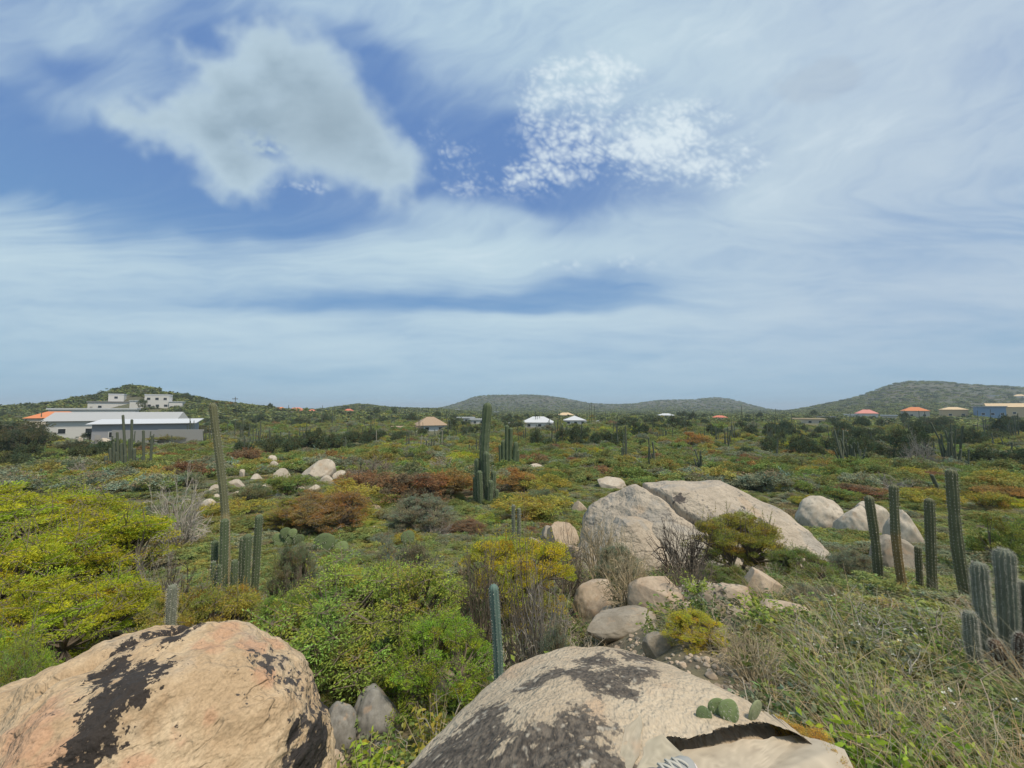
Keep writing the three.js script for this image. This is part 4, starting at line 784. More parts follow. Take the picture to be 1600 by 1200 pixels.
tw(1020, 1130, 860, 930, 4.7, 'brown', 1, 'brown dry bush right of the dry tan one');
tw(1100, 1260, 985, 1110, 2.25, 'straw', 2, 'straw-yellow dry bush beside the slab, below the low yellow bush');
tw(1460, 1580, 1080, 1210, 1.75, 'straw', 0, 'dry straw stalks at the bottom right below the fuzzy cactus', true);
tw(500, 660, 705, 745, 0, 'brown', 0, 'brown bare thicket behind the pale pile', true);
tw(640, 740, 710, 735, 0, 'grey', 1, 'grey-brown bare thicket behind the orange bushes', true);
tw(60, 200, 718, 745, 0, 'grey', 2, 'grey bare scrub behind the lime umbrella shrubs', true);
tw(880, 960, 722, 742, 0, 'grey', 1, 'silver-grey bare bush on the plain left of the outcrop', true);
tw(1330, 1460, 735, 770, 0, 'grey', 2, 'grey bare bush behind the two-humped boulders', true);
tw(1400, 1480, 690, 735, 0, 'grey', 0, 'grey leafless tree right of the white rubble');
tw(640, 720, 800, 840, 0, 'grey', 1, 'grey bare bush beside the flat stones', true);
tw(850, 930, 845, 900, 6.4, 'brown', 0, 'brown bare bush right of the bright yellow bush');

// ---------------------------------------------------------------- column cacti
const cactusMat = (r, g, b) => new THREE.MeshStandardMaterial({ color: new THREE.Color().setRGB(r, g, b), vertexColors: true, roughness: 0.85 });
const CACTUS = { green: cactusMat(.085, .115, .06), blue: cactusMat(.10, .16, .14), grey: cactusMat(.15, .165, .125), olive: cactusMat(.12, .125, .07), far: cactusMat(.085, .10, .068), brown: cactusMat(.22, .15, .10) };
const spineMat = new THREE.MeshStandardMaterial({ color: new THREE.Color().setRGB(.52, .49, .42), roughness: 0.9, side: THREE.DoubleSide });
// A ribbed stem along a path of points with radii. Corky: share of the stem from the base that has turned to bark.
function stemGeometry(path, radius, { ribs = 9, rows = 16, seed = 1, cork = 0, sub = 4, depth = 0.2, barkTint = [1.5, 1.15, 0.95] } = {}) {
  const curve = new THREE.CatmullRomCurve3(path), L = curve.getLength(), gb = new GB(), r = rng(seed), n = ribs * sub, rings = [], p = V(0, 0, 0), d = V(0, 0, 0), u = V(0, 0, 0), w = V(0, 0, 0), capN = 6, waist = 0.35 + 0.35 * r(), waist2 = 0.7 + 0.2 * r();
  const total = rows + capN;
  for (let k = 0; k <= total; k++) {
    const capR = radius, body = Math.max(0.01, 1 - capR / L);
    let t, f;
    if (k <= rows) { t = (k / rows) * body; f = 1; } else { const q = (k - rows) / capN; t = body + (1 - body) * Math.sin(q * 1.5708); f = Math.cos(q * 1.5708); }
    curve.getPointAt(Math.min(1, t), p); curve.getTangentAt(Math.min(1, t), d);
    u.set(1, 0, 0); w.crossVectors(d, u).normalize(); u.crossVectors(w, d).normalize();
    const wob = 1 + 0.09 * n2(t * L * 4 + seed, 2) + 0.04 * n2(t * L * 20, seed) - 0.1 * Math.exp(-(((t - waist) * L / (radius * 0.5)) ** 2)) - 0.07 * Math.exp(-(((t - waist2) * L / (radius * 0.5)) ** 2)), ring = [], corky = smooth(cork + 0.03, cork - 0.03, t + 0.08 * n2(t * 20, seed)), c0 = mix3([1, 1, 1], barkTint, cork ? corky : 0);
    const taper = mix(0.9, 1, smooth(0, 0.2, t));
    for (let j = 0; j < n; j++) {
      const a = (j / n) * 6.28318, rib = 0.5 + 0.5 * Math.cos(a * ribs), R = radius * wob * taper * (f <= 0.001 ? 0.001 : f) * (1 - depth * (1 - rib) * (1 - 0.6 * corky));
      const m = 1 + 0.25 * n3(a * 2, t * L * 9, seed) + 0.12 * n3(a * 9, t * L * 30, seed);
      ring.push(gb.v(p.x + (u.x * Math.cos(a) + w.x * Math.sin(a)) * R, p.y + (u.y * Math.cos(a) + w.y * Math.sin(a)) * R, p.z + (u.z * Math.cos(a) + w.z * Math.sin(a)) * R, [c0[0] * m, c0[1] * m, c0[2] * m * 0.95]));
    }
    rings.push(ring);
  }
  for (let k = 0; k < total; k++) for (let j = 0; j < n; j++) gb.quad(rings[k][j], rings[k][(j + 1) % n], rings[k + 1][(j + 1) % n], rings[k + 1][j]);
  return gb.geometry(true);
}
function spineGeometry(path, radius, { ribs = 9, gap = 0.03, len = 0.02, wid = 0.0012, per = 5, wool = 0, seed = 1 } = {}) {
  const curve = new THREE.CatmullRomCurve3(path), L = curve.getLength(), gb = new GB(false), r = rng(seed + 5), p = V(0, 0, 0), d = V(0, 0, 0), u = V(0, 0, 0), w = V(0, 0, 0);
  for (let s = gap; s < L; s += gap) {
    const t = s / L, q = clamp((s - (L - radius)) / radius), f = Math.sqrt(Math.max(0, 1 - q * q)), dense = per + Math.round(wool * smooth(L - 0.5, L, s) * 8);
    curve.getPointAt(t, p); curve.getTangentAt(t, d); u.set(1, 0, 0); w.crossVectors(d, u).normalize(); u.crossVectors(w, d).normalize();
    for (let j = 0; j < ribs; j++) {
      const a = (j / ribs) * 6.28318, n = u.clone().multiplyScalar(Math.cos(a)).addScaledVector(w, Math.sin(a)), o = p.clone().addScaledVector(n, radius * f * 0.99);
      for (let k = 0; k < dense; k++) {
        const e = n.clone().multiplyScalar(f).addScaledVector(d, q).add(rv(r).multiplyScalar(0.8)).normalize(), x = V(r() - 0.5, r() - 0.5, r() - 0.5).cross(e).normalize(), l = len * (0.6 + 0.8 * r());
        const A = gb.v(o.x + x.x * wid, o.y + x.y * wid, o.z + x.z * wid), B = gb.v(o.x - x.x * wid, o.y - x.y * wid, o.z - x.z * wid), C = gb.v(o.x + e.x * l, o.y + e.y * l, o.z + e.z * l); gb.tri(A, B, C);
      }
    }
  }
  return gb.geometry();
}
// stems: [px of foot, py of foot, px of tip, py of tip, width in px, options]
function cactusClump(label, stems, depth, { color = 'green', spines = null, group = 'column cacti', ribs = 9, rows = 18, sub = 4, name = 'column_cactus' } = {}) {
  const o = thing(name, label, 'cactus', group);
  if (depth >= 15) depth = -groundAt(stems[0][0], stems[0][1]).z;
  const f0 = at(stems[0][0], stems[0][1], depth), base = V(f0.x, H(f0.x, -depth), -depth); o.position.copy(base);
  stems.forEach(([fx, fy, tx, ty, w, q = {}], i) => {
    const z = depth + (q.dz || 0), a = at(fx, fy, z), b = at(tx, ty, z - (q.lean || 0)), R = (w / 1200) * z * squint(fx) * 0.95;
    const g0 = H(a.x, a.z); if (!q.branch) a.y = Math.min(a.y, g0 + 0.0) - 0.05;
    const m = a.clone().lerp(b, 0.5); m.x += (q.bow || 0) * R; if (q.elbow) { m.x = mix(a.x, b.x, 0.85); m.y = mix(a.y, b.y, 0.35); }
    const path = [a, m, b].map((v) => v.sub(base)), cork = q.cork || 0;
    const st = part('stem', stemGeometry(path, R, { ribs: q.ribs || ribs, rows: q.rows || rows, seed: i + depth * 7, cork, sub, barkTint: q.bark || [1.5, 1.15, 0.95] }), CACTUS[q.color || color], o);
    if (spines) part('spines', spineGeometry(path, R, { ribs: q.ribs || ribs, seed: i, ...spines }), spineMat, st, 'stuff');
  });
  return o;
}
cactusClump('tallest cactus, a dark ribbed column ringed by shorter stems in the centre', [
  [757, 790, 762, 629, 15, { bow: -0.4, rows: 40, cork: 0.12 }], [747, 792, 746, 716, 10], [762, 786, 760, 706, 10, { dz: -0.5 }], [752, 795, 749, 735, 9, { dz: -0.8 }], [770, 788, 771, 735, 9, { dz: -0.3 }], [766, 790, 767, 750, 9, { dz: -0.9 }], [774, 788, 776, 764, 8, { dz: -0.6 }], [755, 786, 757, 690, 8, { dz: 0.5 }], [743, 792, 742, 745, 7, { dz: 0.3 }],
], 20, { color: 'green', ribs: 8, spines: { gap: 0.09, len: 0.05, wid: 0.004, per: 3 } });
cactusClump('dark cactus clump just right of and behind the tallest cactus', [[787, 735, 786, 688, 7], [792, 736, 792, 664, 7], [797, 735, 798, 668, 7], [803, 735, 806, 690, 9], [782, 735, 781, 695, 5], [808, 735, 809, 702, 6]], 34, { color: 'green', ribs: 7, sub: 3 });
cactusClump('thick many-stemmed cactus clump in front of the grey hall', [
  [198, 745, 192, 648, 5], [205, 745, 206, 655, 5], [186, 745, 183, 675, 5], [225, 742, 224, 672, 5], [234, 742, 238, 680, 5], [168, 742, 165, 712, 7], [174, 745, 172, 700, 6], [179, 745, 178, 690, 6], [184, 746, 183, 705, 7], [191, 746, 190, 692, 7], [196, 747, 196, 710, 7], [202, 747, 203, 685, 6], [208, 747, 210, 700, 7], [213, 745, 215, 715, 6], [220, 744, 223, 712, 6], [228, 742, 232, 716, 5], [187, 748, 187, 728, 7], [200, 748, 200, 730, 7], [162, 742, 160, 725, 5],
], 27, { color: 'far', ribs: 7, sub: 3 });
const fineSpines = { gap: 0.045, len: 0.022, wid: 0.0014, per: 4 };
cactusClump('tall leaning cactus pole with short ribbed stems round its foot', [
  [354, 905, 332, 630, 14, { bow: 2.2, rows: 40, cork: 0.55, bark: [2.2, 1.75, 1.5], color: 'olive' }], [352, 906, 351, 810, 15, { dz: -0.35, cork: 0.5, bark: [1.5, 1.35, 1.2] }], [337, 905, 336, 844, 12, { dz: -0.2 }], [366, 905, 367, 874, 12, { dz: -0.4 }], [384, 890, 387, 834, 15, { dz: -0.1 }], [379, 890, 380, 838, 12, { dz: 0.25 }], [398, 886, 405, 804, 13, { dz: 0.2 }], [334, 908, 334, 877, 9, { dz: -0.55 }], [345, 908, 343, 882, 7, { dz: -0.6 }],
], 6.4, { spines: fineSpines, rows: 22 });
cactusClump('single small cactus finger rising behind the crest of the great boulder', [[265, 985, 270, 913, 17]], 3.0, { color: 'grey', spines: { gap: 0.016, len: 0.016, wid: 0.0007, per: 5 }, ribs: 11, rows: 24 });
cactusClump('slim blue-green cactus standing by the slab in the gully', [[779, 1068, 771, 913, 15, { bow: 0.6, cork: 0.42, bark: [1.0, 0.85, 0.65] }]], 2.75, { color: 'blue', spines: { gap: 0.02, len: 0.012, wid: 0.0007, per: 4 }, ribs: 8, rows: 36 });
cactusClump('shortest slanted column cactus of the right-hand row, left end', [[1372, 892, 1357, 774, 17, { bow: 0.5 }]], 6.0, { color: 'olive', spines: fineSpines, rows: 26, ribs: 10, group: 'right-hand row of column cacti' });
cactusClump('column cactus with red-brown bark on its lower half', [[1413, 915, 1396, 757, 17, { bow: -0.8, cork: 0.62, bark: [1.7, 1.15, 0.9], rows: 34 }]], 5.7, { color: 'olive', spines: fineSpines, ribs: 10, group: 'right-hand row of column cacti' });
cactusClump('straight column cactus between the red-barked one and the tallest', [[1456, 922, 1452, 778, 19, { rows: 30 }], [1437, 912, 1434, 853, 13, { dz: 0.2 }]], 5.6, { color: 'olive', spines: fineSpines, ribs: 11, group: 'right-hand row of column cacti' });
cactusClump('tallest column cactus of the right-hand row, leaning left', [[1512, 945, 1486, 733, 23, { bow: -0.6, rows: 40, cork: 0.12 }]], 5.2, { color: 'olive', spines: fineSpines, ribs: 11, group: 'right-hand row of column cacti' });
cactusClump('thin dead cactus stem tilted behind the right-hand row', [[1476, 786, 1455, 741, 8, { cork: 0.5 }]], 15, { color: 'far', ribs: 7, sub: 3 });
cactusClump('thick cactus clump with fuzzy grey stems and blackened base, right edge', [
  [1552, 1030, 1529, 878, 31, { bow: -0.5, rows: 40, branch: true, dz: -0.02 }], [1577, 1060, 1568, 857, 37, { bow: 0.2, rows: 44, cork: 0.3, bark: [.35, .28, .25] }], [1598, 1040, 1592, 905, 30, { dz: 0.1, rows: 36, cork: 0.4, bark: [.35, .28, .25] }], [1560, 1058, 1514, 955, 25, { elbow: true, rows: 34, dz: -0.15, cork: 0.25, bark: [.6, .45, .4] }], [1618, 1060, 1625, 890, 34, { rows: 36, cork: 0.3, bark: [.35, .28, .25] }], [1570, 1085, 1556, 1000, 30, { dz: -0.12, rows: 26, cork: 1.2, bark: [.5, .28, .26] }], [1594, 1090, 1600, 990, 34, { dz: -0.2, rows: 26, cork: 1.2, bark: [.45, .26, .24] }], [1545, 1050, 1545, 965, 26, { dz: 0.12, rows: 26, cork: 0.6, bark: [.5, .4, .36] }],
], 2.7, { color: 'grey', ribs: 13, spines: { gap: 0.013, len: 0.017, wid: 0.0006, per: 5, wool: 0.8 } });
cactusClump('pair of tiny grey cacti left of the outcrop', [[803, 822, 802, 788, 6], [810, 822, 811, 794, 6]], 9.5, { color: 'grey', ribs: 9, spines: { gap: 0.06, len: 0.03, wid: 0.002, per: 3 } });

// mid-field clumps: px, foot, crest, stems, half-width px, fan, label
const clumpGeo = [0, 1, 2, 3].map((i) => stemGeometry([V(0, 0, 0), V(0.02 * (i - 1.5), 0.5, 0.01 * i), V(0.03 * (i - 1), 1, 0)], 0.034, { ribs: 7, rows: 8, sub: 2, seed: i + 3 }));
function farClump(px, foot, crest, n, half, fan, label, seed, color = 'far') {
  const p = groundAt(px, foot), z = -p.z, o = thing('column_cactus', label, 'cactus', 'column cacti'), r = rng(seed), h = at(px, crest, z).y - p.y, spread = (half / 600) * z;
  o.position.copy(p);
  for (let i = 0; i < n; i++) {
    const a = r() * 6.2832, k = i ? 0.45 + 0.5 * r() : 1, m = part('stem', clumpGeo[i % 4], CACTUS[color], o), q = Math.sqrt(r()), hh = h * k, th = clamp(0.085 / 0.034 * (0.8 + 0.5 * r()), 1, 6);
    m.position.set(Math.cos(a) * q * spread * (1 - fan), -0.08, Math.sin(a) * q * spread * (1 - fan)); m.scale.set(th, hh, th);
    m.rotation.set((r() - 0.5) * 0.12 + fan * 0.5 * Math.sin(a) * q, r() * 6, fan * -0.62 * Math.cos(a) * q + (r() - 0.5) * 0.08);
  }
  shrubs.push([p.x, p.z, 0.6]);
}
[[400, 700, 658, 9, 12, 0.1, 'dark cactus clump between the tall leaning cactus and the pale pile'], [418, 696, 668, 6, 8, 0.1, 'small cactus clump just right of the dark one above the pale pile'], [486, 708, 670, 8, 12, 0.1, 'cactus clump above the pale boulder pile'], [455, 702, 672, 5, 7, 0.1, 'slim cactus group above the left of the pale pile'], [535, 706, 690, 4, 6, 0.2, 'short cactus stems behind the wedge boulder'], [548, 692, 664, 6, 8, 0.05, 'upright cactus clump between the pale pile and the brown-roofed house'], [470, 690, 664, 4, 6, 0.1, 'thin distant cacti left of the upright clump'], [590, 690, 668, 5, 9, 0.1, 'distant cacti left of the brown-roofed house'], [628, 688, 670, 6, 10, 0.05, 'row of cactus poles before the brown-roofed house'], [690, 706, 672, 2, 3, 0.05, 'lone cactus pole right of the leaning fence posts'], [720, 690, 664, 7, 12, 0.1, 'cactus thicket left of the tallest cactus, far out'], [870, 698, 658, 8, 14, 0.25, 'fan of thin cacti under the white-roofed houses'], [905, 698, 660, 9, 12, 0.3, 'leaning cactus stems right of the white-roofed houses'], [890, 692, 664, 4, 8, 0.1, 'cactus poles between two fans of thin cacti'], [976, 728, 664, 5, 6, 0.08, 'pair of tall cactus poles behind the outcrop'], [1018, 736, 682, 6, 8, 0.3, 'cactus trunks leaning left above the outcrop crest'], [1095, 742, 700, 8, 18, 0.7, 'spreading candelabra cactus above the right of the outcrop'], [960, 700, 668, 4, 8, 0.1, 'thin cacti left of the tall pole pair'], [1040, 690, 664, 8, 14, 0.1, 'row of thin cacti beyond the outcrop'], [1205, 700, 652, 5, 7, 0.15, 'slender cacti left of the flat-roofed shed'], [1215, 722, 684, 3, 5, 0.2, 'bare cactus poles right of the outcrop, on the plain'], [1250, 686, 662, 7, 10, 0.1, 'cactus clump just below the flat-roofed shed'], [1222, 676, 650, 6, 8, 0.1, 'distant cacti left of the flat-roofed shed'], [1325, 738, 664, 12, 24, 0.75, 'V-shaped candelabra cactus on the right of the plain'], [1345, 730, 690, 7, 14, 0.6, 'smaller candelabra cactus right of the V-shaped one'], [1300, 700, 664, 5, 9, 0.3, 'thin cacti behind the V-shaped candelabra'], [1390, 726, 700, 5, 12, 0.6, 'low forked cactus by the white rubble'], [1420, 690, 656, 8, 10, 0.2, 'cactus clump below the second orange roof'], [1485, 735, 656, 14, 22, 0.55, 'great candelabra cactus before the orange-roofed houses'], [1508, 738, 700, 4, 8, 0.4, 'cactus trunks at the foot of the great candelabra'], [1545, 690, 664, 5, 10, 0.2, 'distant cacti below the yellow house'], [1590, 690, 645, 8, 9, 0.1, 'tall cacti under the blue house'], [1562, 706, 676, 4, 8, 0.2, 'thin cacti left of those under the blue house'], [300, 690, 650, 5, 8, 0.1, 'thin cacti right of the grey hall'], [375, 690, 650, 5, 8, 0.05, 'thin cacti behind the tall leaning cactus'], [838, 690, 664, 4, 7, 0.1, 'thin cacti right of the dark central clump'], [1150, 690, 660, 6, 12, 0.1, 'distant cacti beyond the outcrop crest'], [1120, 676, 654, 5, 9, 0.1, 'far cacti left of the red-roofed cottage'], [1530, 676, 652, 5, 10, 0.15, 'far cacti below the gap between yellow and blue house'], [1375, 690, 668, 5, 10, 0.3, 'thin cacti right of the pink-roofed house foot'], [60, 640, 626, 3, 10, 0.1, 'tiny cacti on the skyline left of the hill villa'], [520, 672, 656, 4, 8, 0.1, 'far cacti under the red-roofed tower house'], [1185, 664, 640, 5, 8, 0.05, 'far tall cacti on the plain before the sea gap'],
].forEach((a, i) => farClump(...a, 900 + i));
{ // thin scattered cacti all over the plain
  const r = rng(1313), spots = [];
  for (let n = 0; n < 700 && spots.length < 84; n++) { const px = 20 + r() * 1570, foot = 664 + Math.pow(r(), 1.4) * 52; if (spots.some((q) => Math.abs(q[0] - px) < 9)) continue; spots.push([px, foot]); }
  spots.sort((a, b) => a[0] - b[0]);
  const lands = [[70, 'before the dark left-edge trees'], [180, 'before the grey hall'], [330, 'below the hill villa'], [420, 'beyond the tall leaning cactus'], [540, 'beyond the pale pile'], [640, 'right of the pale pile'], [735, 'round the brown-roofed house'], [820, 'round the tallest cactus'], [930, 'below the white roofs'], [1080, 'beyond the outcrop crest'], [1230, 'beyond the outcrop flank'], [1330, 'below the flat shed'], [1430, 'below the red roof'], [1530, 'round the great candelabra'], [1700, 'below the blue house']], count = {};
  const ORD = ['first', 'second', 'third', 'fourth', 'fifth', 'sixth', 'seventh', 'eighth', 'ninth', 'tenth'];
  for (const [px, foot] of spots) { const land = lands.find((l) => px < l[0])[1], k = (count[land] = (count[land] || 0) + 1); farClump(px, foot, foot - 14 - 26 * r(), 2 + ((r() * 4) | 0), 5 + 5 * r(), 0.3 * r(), `thin grey-green cactus poles ${land}, ${ORD[Math.min(9, k - 1)]} from the left there`, 1400 + px); }
}

// ---------------------------------------------------------------- prickly pears
const padGeo = (() => {
  const g = new THREE.SphereGeometry(1, 20, 14); const p = g.attributes.position, c = [];
  for (let i = 0; i < p.count; i++) { const x = p.getX(i), y = p.getY(i), z = p.getZ(i), k = 1 + 0.25 * n3(x * 6, y * 6, z * 6); p.setXYZ(i, x * (0.92 + 0.18 * y), y, z * 0.2); c.push(k, k, k * 0.95); }
  g.translate(0, 0.95, 0); g.setAttribute('color', new THREE.Float32BufferAttribute(c, 3)); g.deleteAttribute('uv'); g.computeVertexNormals(); return g;
})();
const padSpines = (() => {
  const gb = new GB(false), r = rng(77);
  for (let i = 0; i < 60; i++) { const a = r() * 6.2832, q = Math.sqrt(r()) * 0.9, x = Math.cos(a) * q, y = Math.sin(a) * q, s = r() < 0.5 ? 1 : -1, z = s * 0.2 * Math.sqrt(Math.max(0, 1 - q * q)); for (let k = 0; k < 3; k++) { const e = V(x * 0.4 + (r() - 0.5), y * 0.4 + (r() - 0.5), s * (0.5 + r())).normalize().multiplyScalar(0.28), w = 0.012; gb.tri(gb.v(x * (0.92 + 0.18 * y) - w, y + 0.95, z), gb.v(x * (0.92 + 0.18 * y) + w, y + 0.95, z), gb.v(x * (0.92 + 0.18 * y) + e.x, y + 0.95 + e.y, z + e.z)); } }
  return gb.geometry();
})();
const PAD = { green: cactusMat(.15, .20, .085), pale: cactusMat(.22, .25, .14), deep: cactusMat(.10, .14, .06) };
// pads: [px, py of the pad's foot, height px, lean in the picture, turn, tint]
function prickly(label, pads, depth, fixed = false) {
  const o = thing('prickly_pear', label, 'cactus', 'prickly pears'); if (fixed) depth = -hitEllipsoid(1140, 1128, SLAB.C, SLAB.rad, SLAB.turn, 0.44, 0.92)[2]; else depth = -groundAt(pads[0][0], pads[0][1] + 4).z;
  const f0 = at(pads[0][0], pads[0][1], depth); o.position.copy(f0);
  pads.forEach(([px, py, h, lean, turn = 0.4, tint = 'green', dz = 0]) => {
    const z = depth + dz, p = at(px, py, z).sub(f0), s = (h / 600) * z * 0.52 * (0.4 + 0.6 * squint(px)), m = part('pad', padGeo, PAD[tint], o);
    m.position.copy(p); m.rotation.set(-0.15, turn, lean, 'ZXY'); m.scale.setScalar(s); part('spines', padSpines, spineMat, m, 'stuff');
  });
}
prickly('flat green prickly pear pads lying on the edge of the rock slab', [[1150, 1128, 34, 0.55, 0.1, 'green'], [1128, 1126, 32, 0.25, -0.1, 'green', 0.02], [1112, 1122, 24, 1.25, 0.2, 'deep', 0.0], [1172, 1128, 36, -0.6, 0.5, 'pale', 0.04]], 1.46, true);
prickly('upright prickly pear with one big pad above the fresh-green bush', [[506, 868, 34, 0.05, 0.2, 'deep'], [536, 868, 22, 0.3, 0.6, 'green', 0.3], [520, 880, 20, -0.4, 0.3, 'green'], [640, 852, 22, 0.3, 0.4, 'deep', 0.2]], 6.0);
prickly('cluster of dark prickly pear pads right of the leaning cactus clump', [[440, 858, 20, 0.3], [452, 856, 20, -0.2, 0.8, 'deep'], [446, 842, 18, 0.1, 0.3, 'deep'], [462, 852, 18, -0.4, 0.5, 'deep'], [470, 866, 20, 0.2, 0.1, 'green'], [430, 876, 18, 0.6, 0.9], [424, 890, 20, 0.3, 0.2, 'pale', -0.3], [436, 848, 16, 0.5, 0.2], [458, 840, 14, 0.2, 0.4]], 6.6);
prickly('chain of pale prickly pear pads trailing left of the fuzzy cactus clump', [[1440, 925, 24, 0.2, 0.2, 'green'], [1452, 938, 22, 0.9, 0.3, 'pale'], [1468, 928, 30, 0.9, 0.1, 'pale'], [1485, 938, 26, 0.7, 0.3, 'pale'], [1502, 948, 30, 0.75, 0.1, 'pale'], [1518, 958, 24, 0.5, 0.4, 'pale'], [1430, 918, 22, -0.2, 0.6, 'pale'], [1415, 925, 22, 0.4, 0.2, 'green'], [1490, 925, 18, 0.0, 0.5, 'pale'], [1478, 950, 24, -0.7, 0.4, 'deep'], [1404, 935, 22, 0.7, 0.2, 'green'], [1425, 940, 24, 0.3, 0.5, 'green'], [1448, 955, 22, 0.8, 0.3, 'deep'], [1465, 965, 24, 0.6, 0.4, 'green']], 3.9);
prickly('lone round prickly pear pad in the grass right of the broken rocks', [[1258, 974, 26, 0.05, 0.15, 'green'], [1246, 980, 18, 0.7, 0.4, 'deep']], 3.1);
prickly('single pad peeping between the broken rocks behind the slab', [[1114, 936, 18, -0.1, 0.2, 'green']], 3.7);
prickly('prickly pear pads low before the red-barked column cactus', [[1372, 960, 24, 0.4, 0.3, 'green'], [1388, 968, 24, -0.3, 0.5, 'deep'], [1358, 955, 22, 0.1, 0.2, 'pale'], [1350, 975, 24, 0.8, 0.4, 'green'], [1380, 950, 18, 0.2, 0.2, 'pale'], [1340, 950, 20, 0.4, 0.4]], 4.0);

// ---------------------------------------------------------------- the scrub of the plain
const plainColor = (x, z, r) => {
  const a = fbm2(x / 13 + 3, z / 13, 3), b = fbm2(x / 9 + 40, z / 9, 3), k = r();
  if (b > 0.3 && k < 0.6) return k < 0.45 ? 'orange' : 'gold';
  if (a > 0.22 && k < 0.5) return k < 0.3 ? 'lime' : 'gold';
  if (b < -0.2 && k < 0.6) return 'grey';
  return k < 0.36 ? 'olive' : k < 0.50 ? 'dull' : k < 0.76 ? 'green' : k < 0.87 ? 'grey' : k < 0.97 ? 'gold' : 'rust';
};
const WORDS = { lime: 'yellow-green', gold: 'golden-olive', orange: 'orange-brown', rust: 'rusty brown', grey: 'grey-green', dull: 'dull green', olive: 'olive', green: 'green', dark: 'dark green', fresh: 'fresh green' };
const sectorOf = (px) => (px < 60 ? 'before the dark left-edge trees' : px < 180 ? 'before the grey hall' : px < 330 ? 'below the hill villa' : px < 420 ? 'beyond the tall leaning cactus' : px < 540 ? 'beyond the pale pile' : px < 640 ? 'right of the pale pile' : px < 735 ? 'below the brown-roofed house' : px < 820 ? 'round the tallest cactus' : px < 930 ? 'below the white roofs' : px < 1080 ? 'beyond the outcrop crest' : px < 1230 ? 'beyond the outcrop flank' : px < 1330 ? 'below the flat shed' : px < 1430 ? 'below the red roof' : px < 1530 ? 'round the great candelabra' : 'below the blue house');
const fills = [];
{
  const r = rng(4242);
  const guarded = (px, py) => (px > 290 && px < 565 && py > 714 && py < 800) || (px > 880 && px < 1230 && py > 758) || (px > 1225 && px < 1700 && py > 800) || (px > 728 && px < 790 && py > 738) || (px < 330 && py > 752) || py > 842 || (px > 150 && px < 245 && py > 735) || (px > 690 && py > 800);
  for (let n = 0; n < 4200 && fills.length < 240; n++) {
    const px = -60 + r() * 1720, py = 676 + Math.pow(r(), 1.15) * 166;
    if (guarded(px, py)) continue;
    const p = groundAt(px, py), z = -p.z; if (z < 7 || z > 75) continue;
    const rx = (0.75 + 1.15 * r()) * (z > 25 ? 1.2 : z < 15 ? 0.62 : 1), h = rx * (0.42 + 0.46 * r());
    if (shrubs.some(([x, y, q]) => (x - p.x) ** 2 + (y - p.z) ** 2 < (0.62 * (q + rx)) ** 2)) continue;
    if (stones.some(([x, y, q]) => (x - p.x) ** 2 + (y - p.z) ** 2 < (q + rx * 0.7) ** 2)) continue;
    const color = plainColor(p.x, p.z, r), G = z < 30 ? BUSH.mid : BUSH.far, geo = G[(r() * G.length) | 0]; geo.leaves.computeBoundingBox();
    const o = plantShrub(p, rx, h, geo, LEAF[color], WOOD[r() < 0.4 ? 'dark' : 'brown'], '', { turn: r() * 6.28, native: geo.leaves.boundingBox.max.y, group: 'scrub bushes of the plain' });
    const size = h > 0.95 ? 'tall' : rx > 1.35 ? 'broad' : h < 0.48 ? 'low' : 'middling', ring = z < 20 ? 'near' : z < 40 ? 'mid-distance' : 'far';
    fills.push({ o, px, text: `${size} ${ring} ${WORDS[color]} thorn shrub ${sectorOf(px)}` });
  }
  for (let n = 0, made = 0; n < 1600 && made < 58; n++) {   // small bushes of the nearer slope
    const px = 300 + r() * 640, py = 770 + r() * 92; if ((px < 560 && py < 800) || (px > 725 && px < 795 && py < 812) || (px > 860 && py > 800)) continue;
    const p = groundAt(px, py), z = -p.z, rx = 0.3 + 0.5 * r(), h = rx * (0.5 + 0.4 * r());
    if (z < 6.5 || shrubs.some(([x, y, q]) => (x - p.x) ** 2 + (y - p.z) ** 2 < (0.6 * (q + rx)) ** 2) || stones.some(([x, y, q]) => (x - p.x) ** 2 + (y - p.z) ** 2 < (q + rx * 0.8) ** 2)) continue;
    const color = ['grey', 'dull', 'olive', 'grey', 'green', 'gold', 'rust', 'fresh'][(r() * 8) | 0], geo = BUSH.mid[(r() * 5) | 0]; geo.leaves.computeBoundingBox();
    const o = plantShrub(p, rx, h, geo, LEAF[color], WOOD.brown, '', { turn: r() * 6.28, native: geo.leaves.boundingBox.max.y, group: 'small bushes of the near slope' }); made++;
    fills.push({ o, px, text: `${h > 0.38 ? 'knee-high' : 'ankle-high'} ${WORDS[color]} little bush ${px < 420 ? 'by the leaning cactus' : px < 560 ? 'above the fresh-green bush' : px < 690 ? 'before the brown thicket' : px < 800 ? 'below the tallest cactus' : 'left of the outcrop'}` });
  }
  const by = {}; for (const f of fills) (by[f.text] ||= []).push(f);
  const ORD = ['leftmost', 'second from left', 'third from left', 'fourth from left', 'fifth from left', 'sixth from left', 'seventh from left', 'eighth from left', 'ninth from left'];
  for (const t in by) { const l = by[t].sort((a, b) => a.px - b.px); l.forEach((f, i) => { f.o.userData.label = l.length > 1 ? `${f.text}, ${ORD[Math.min(i, 8)]} of such` : f.text; }); }
}
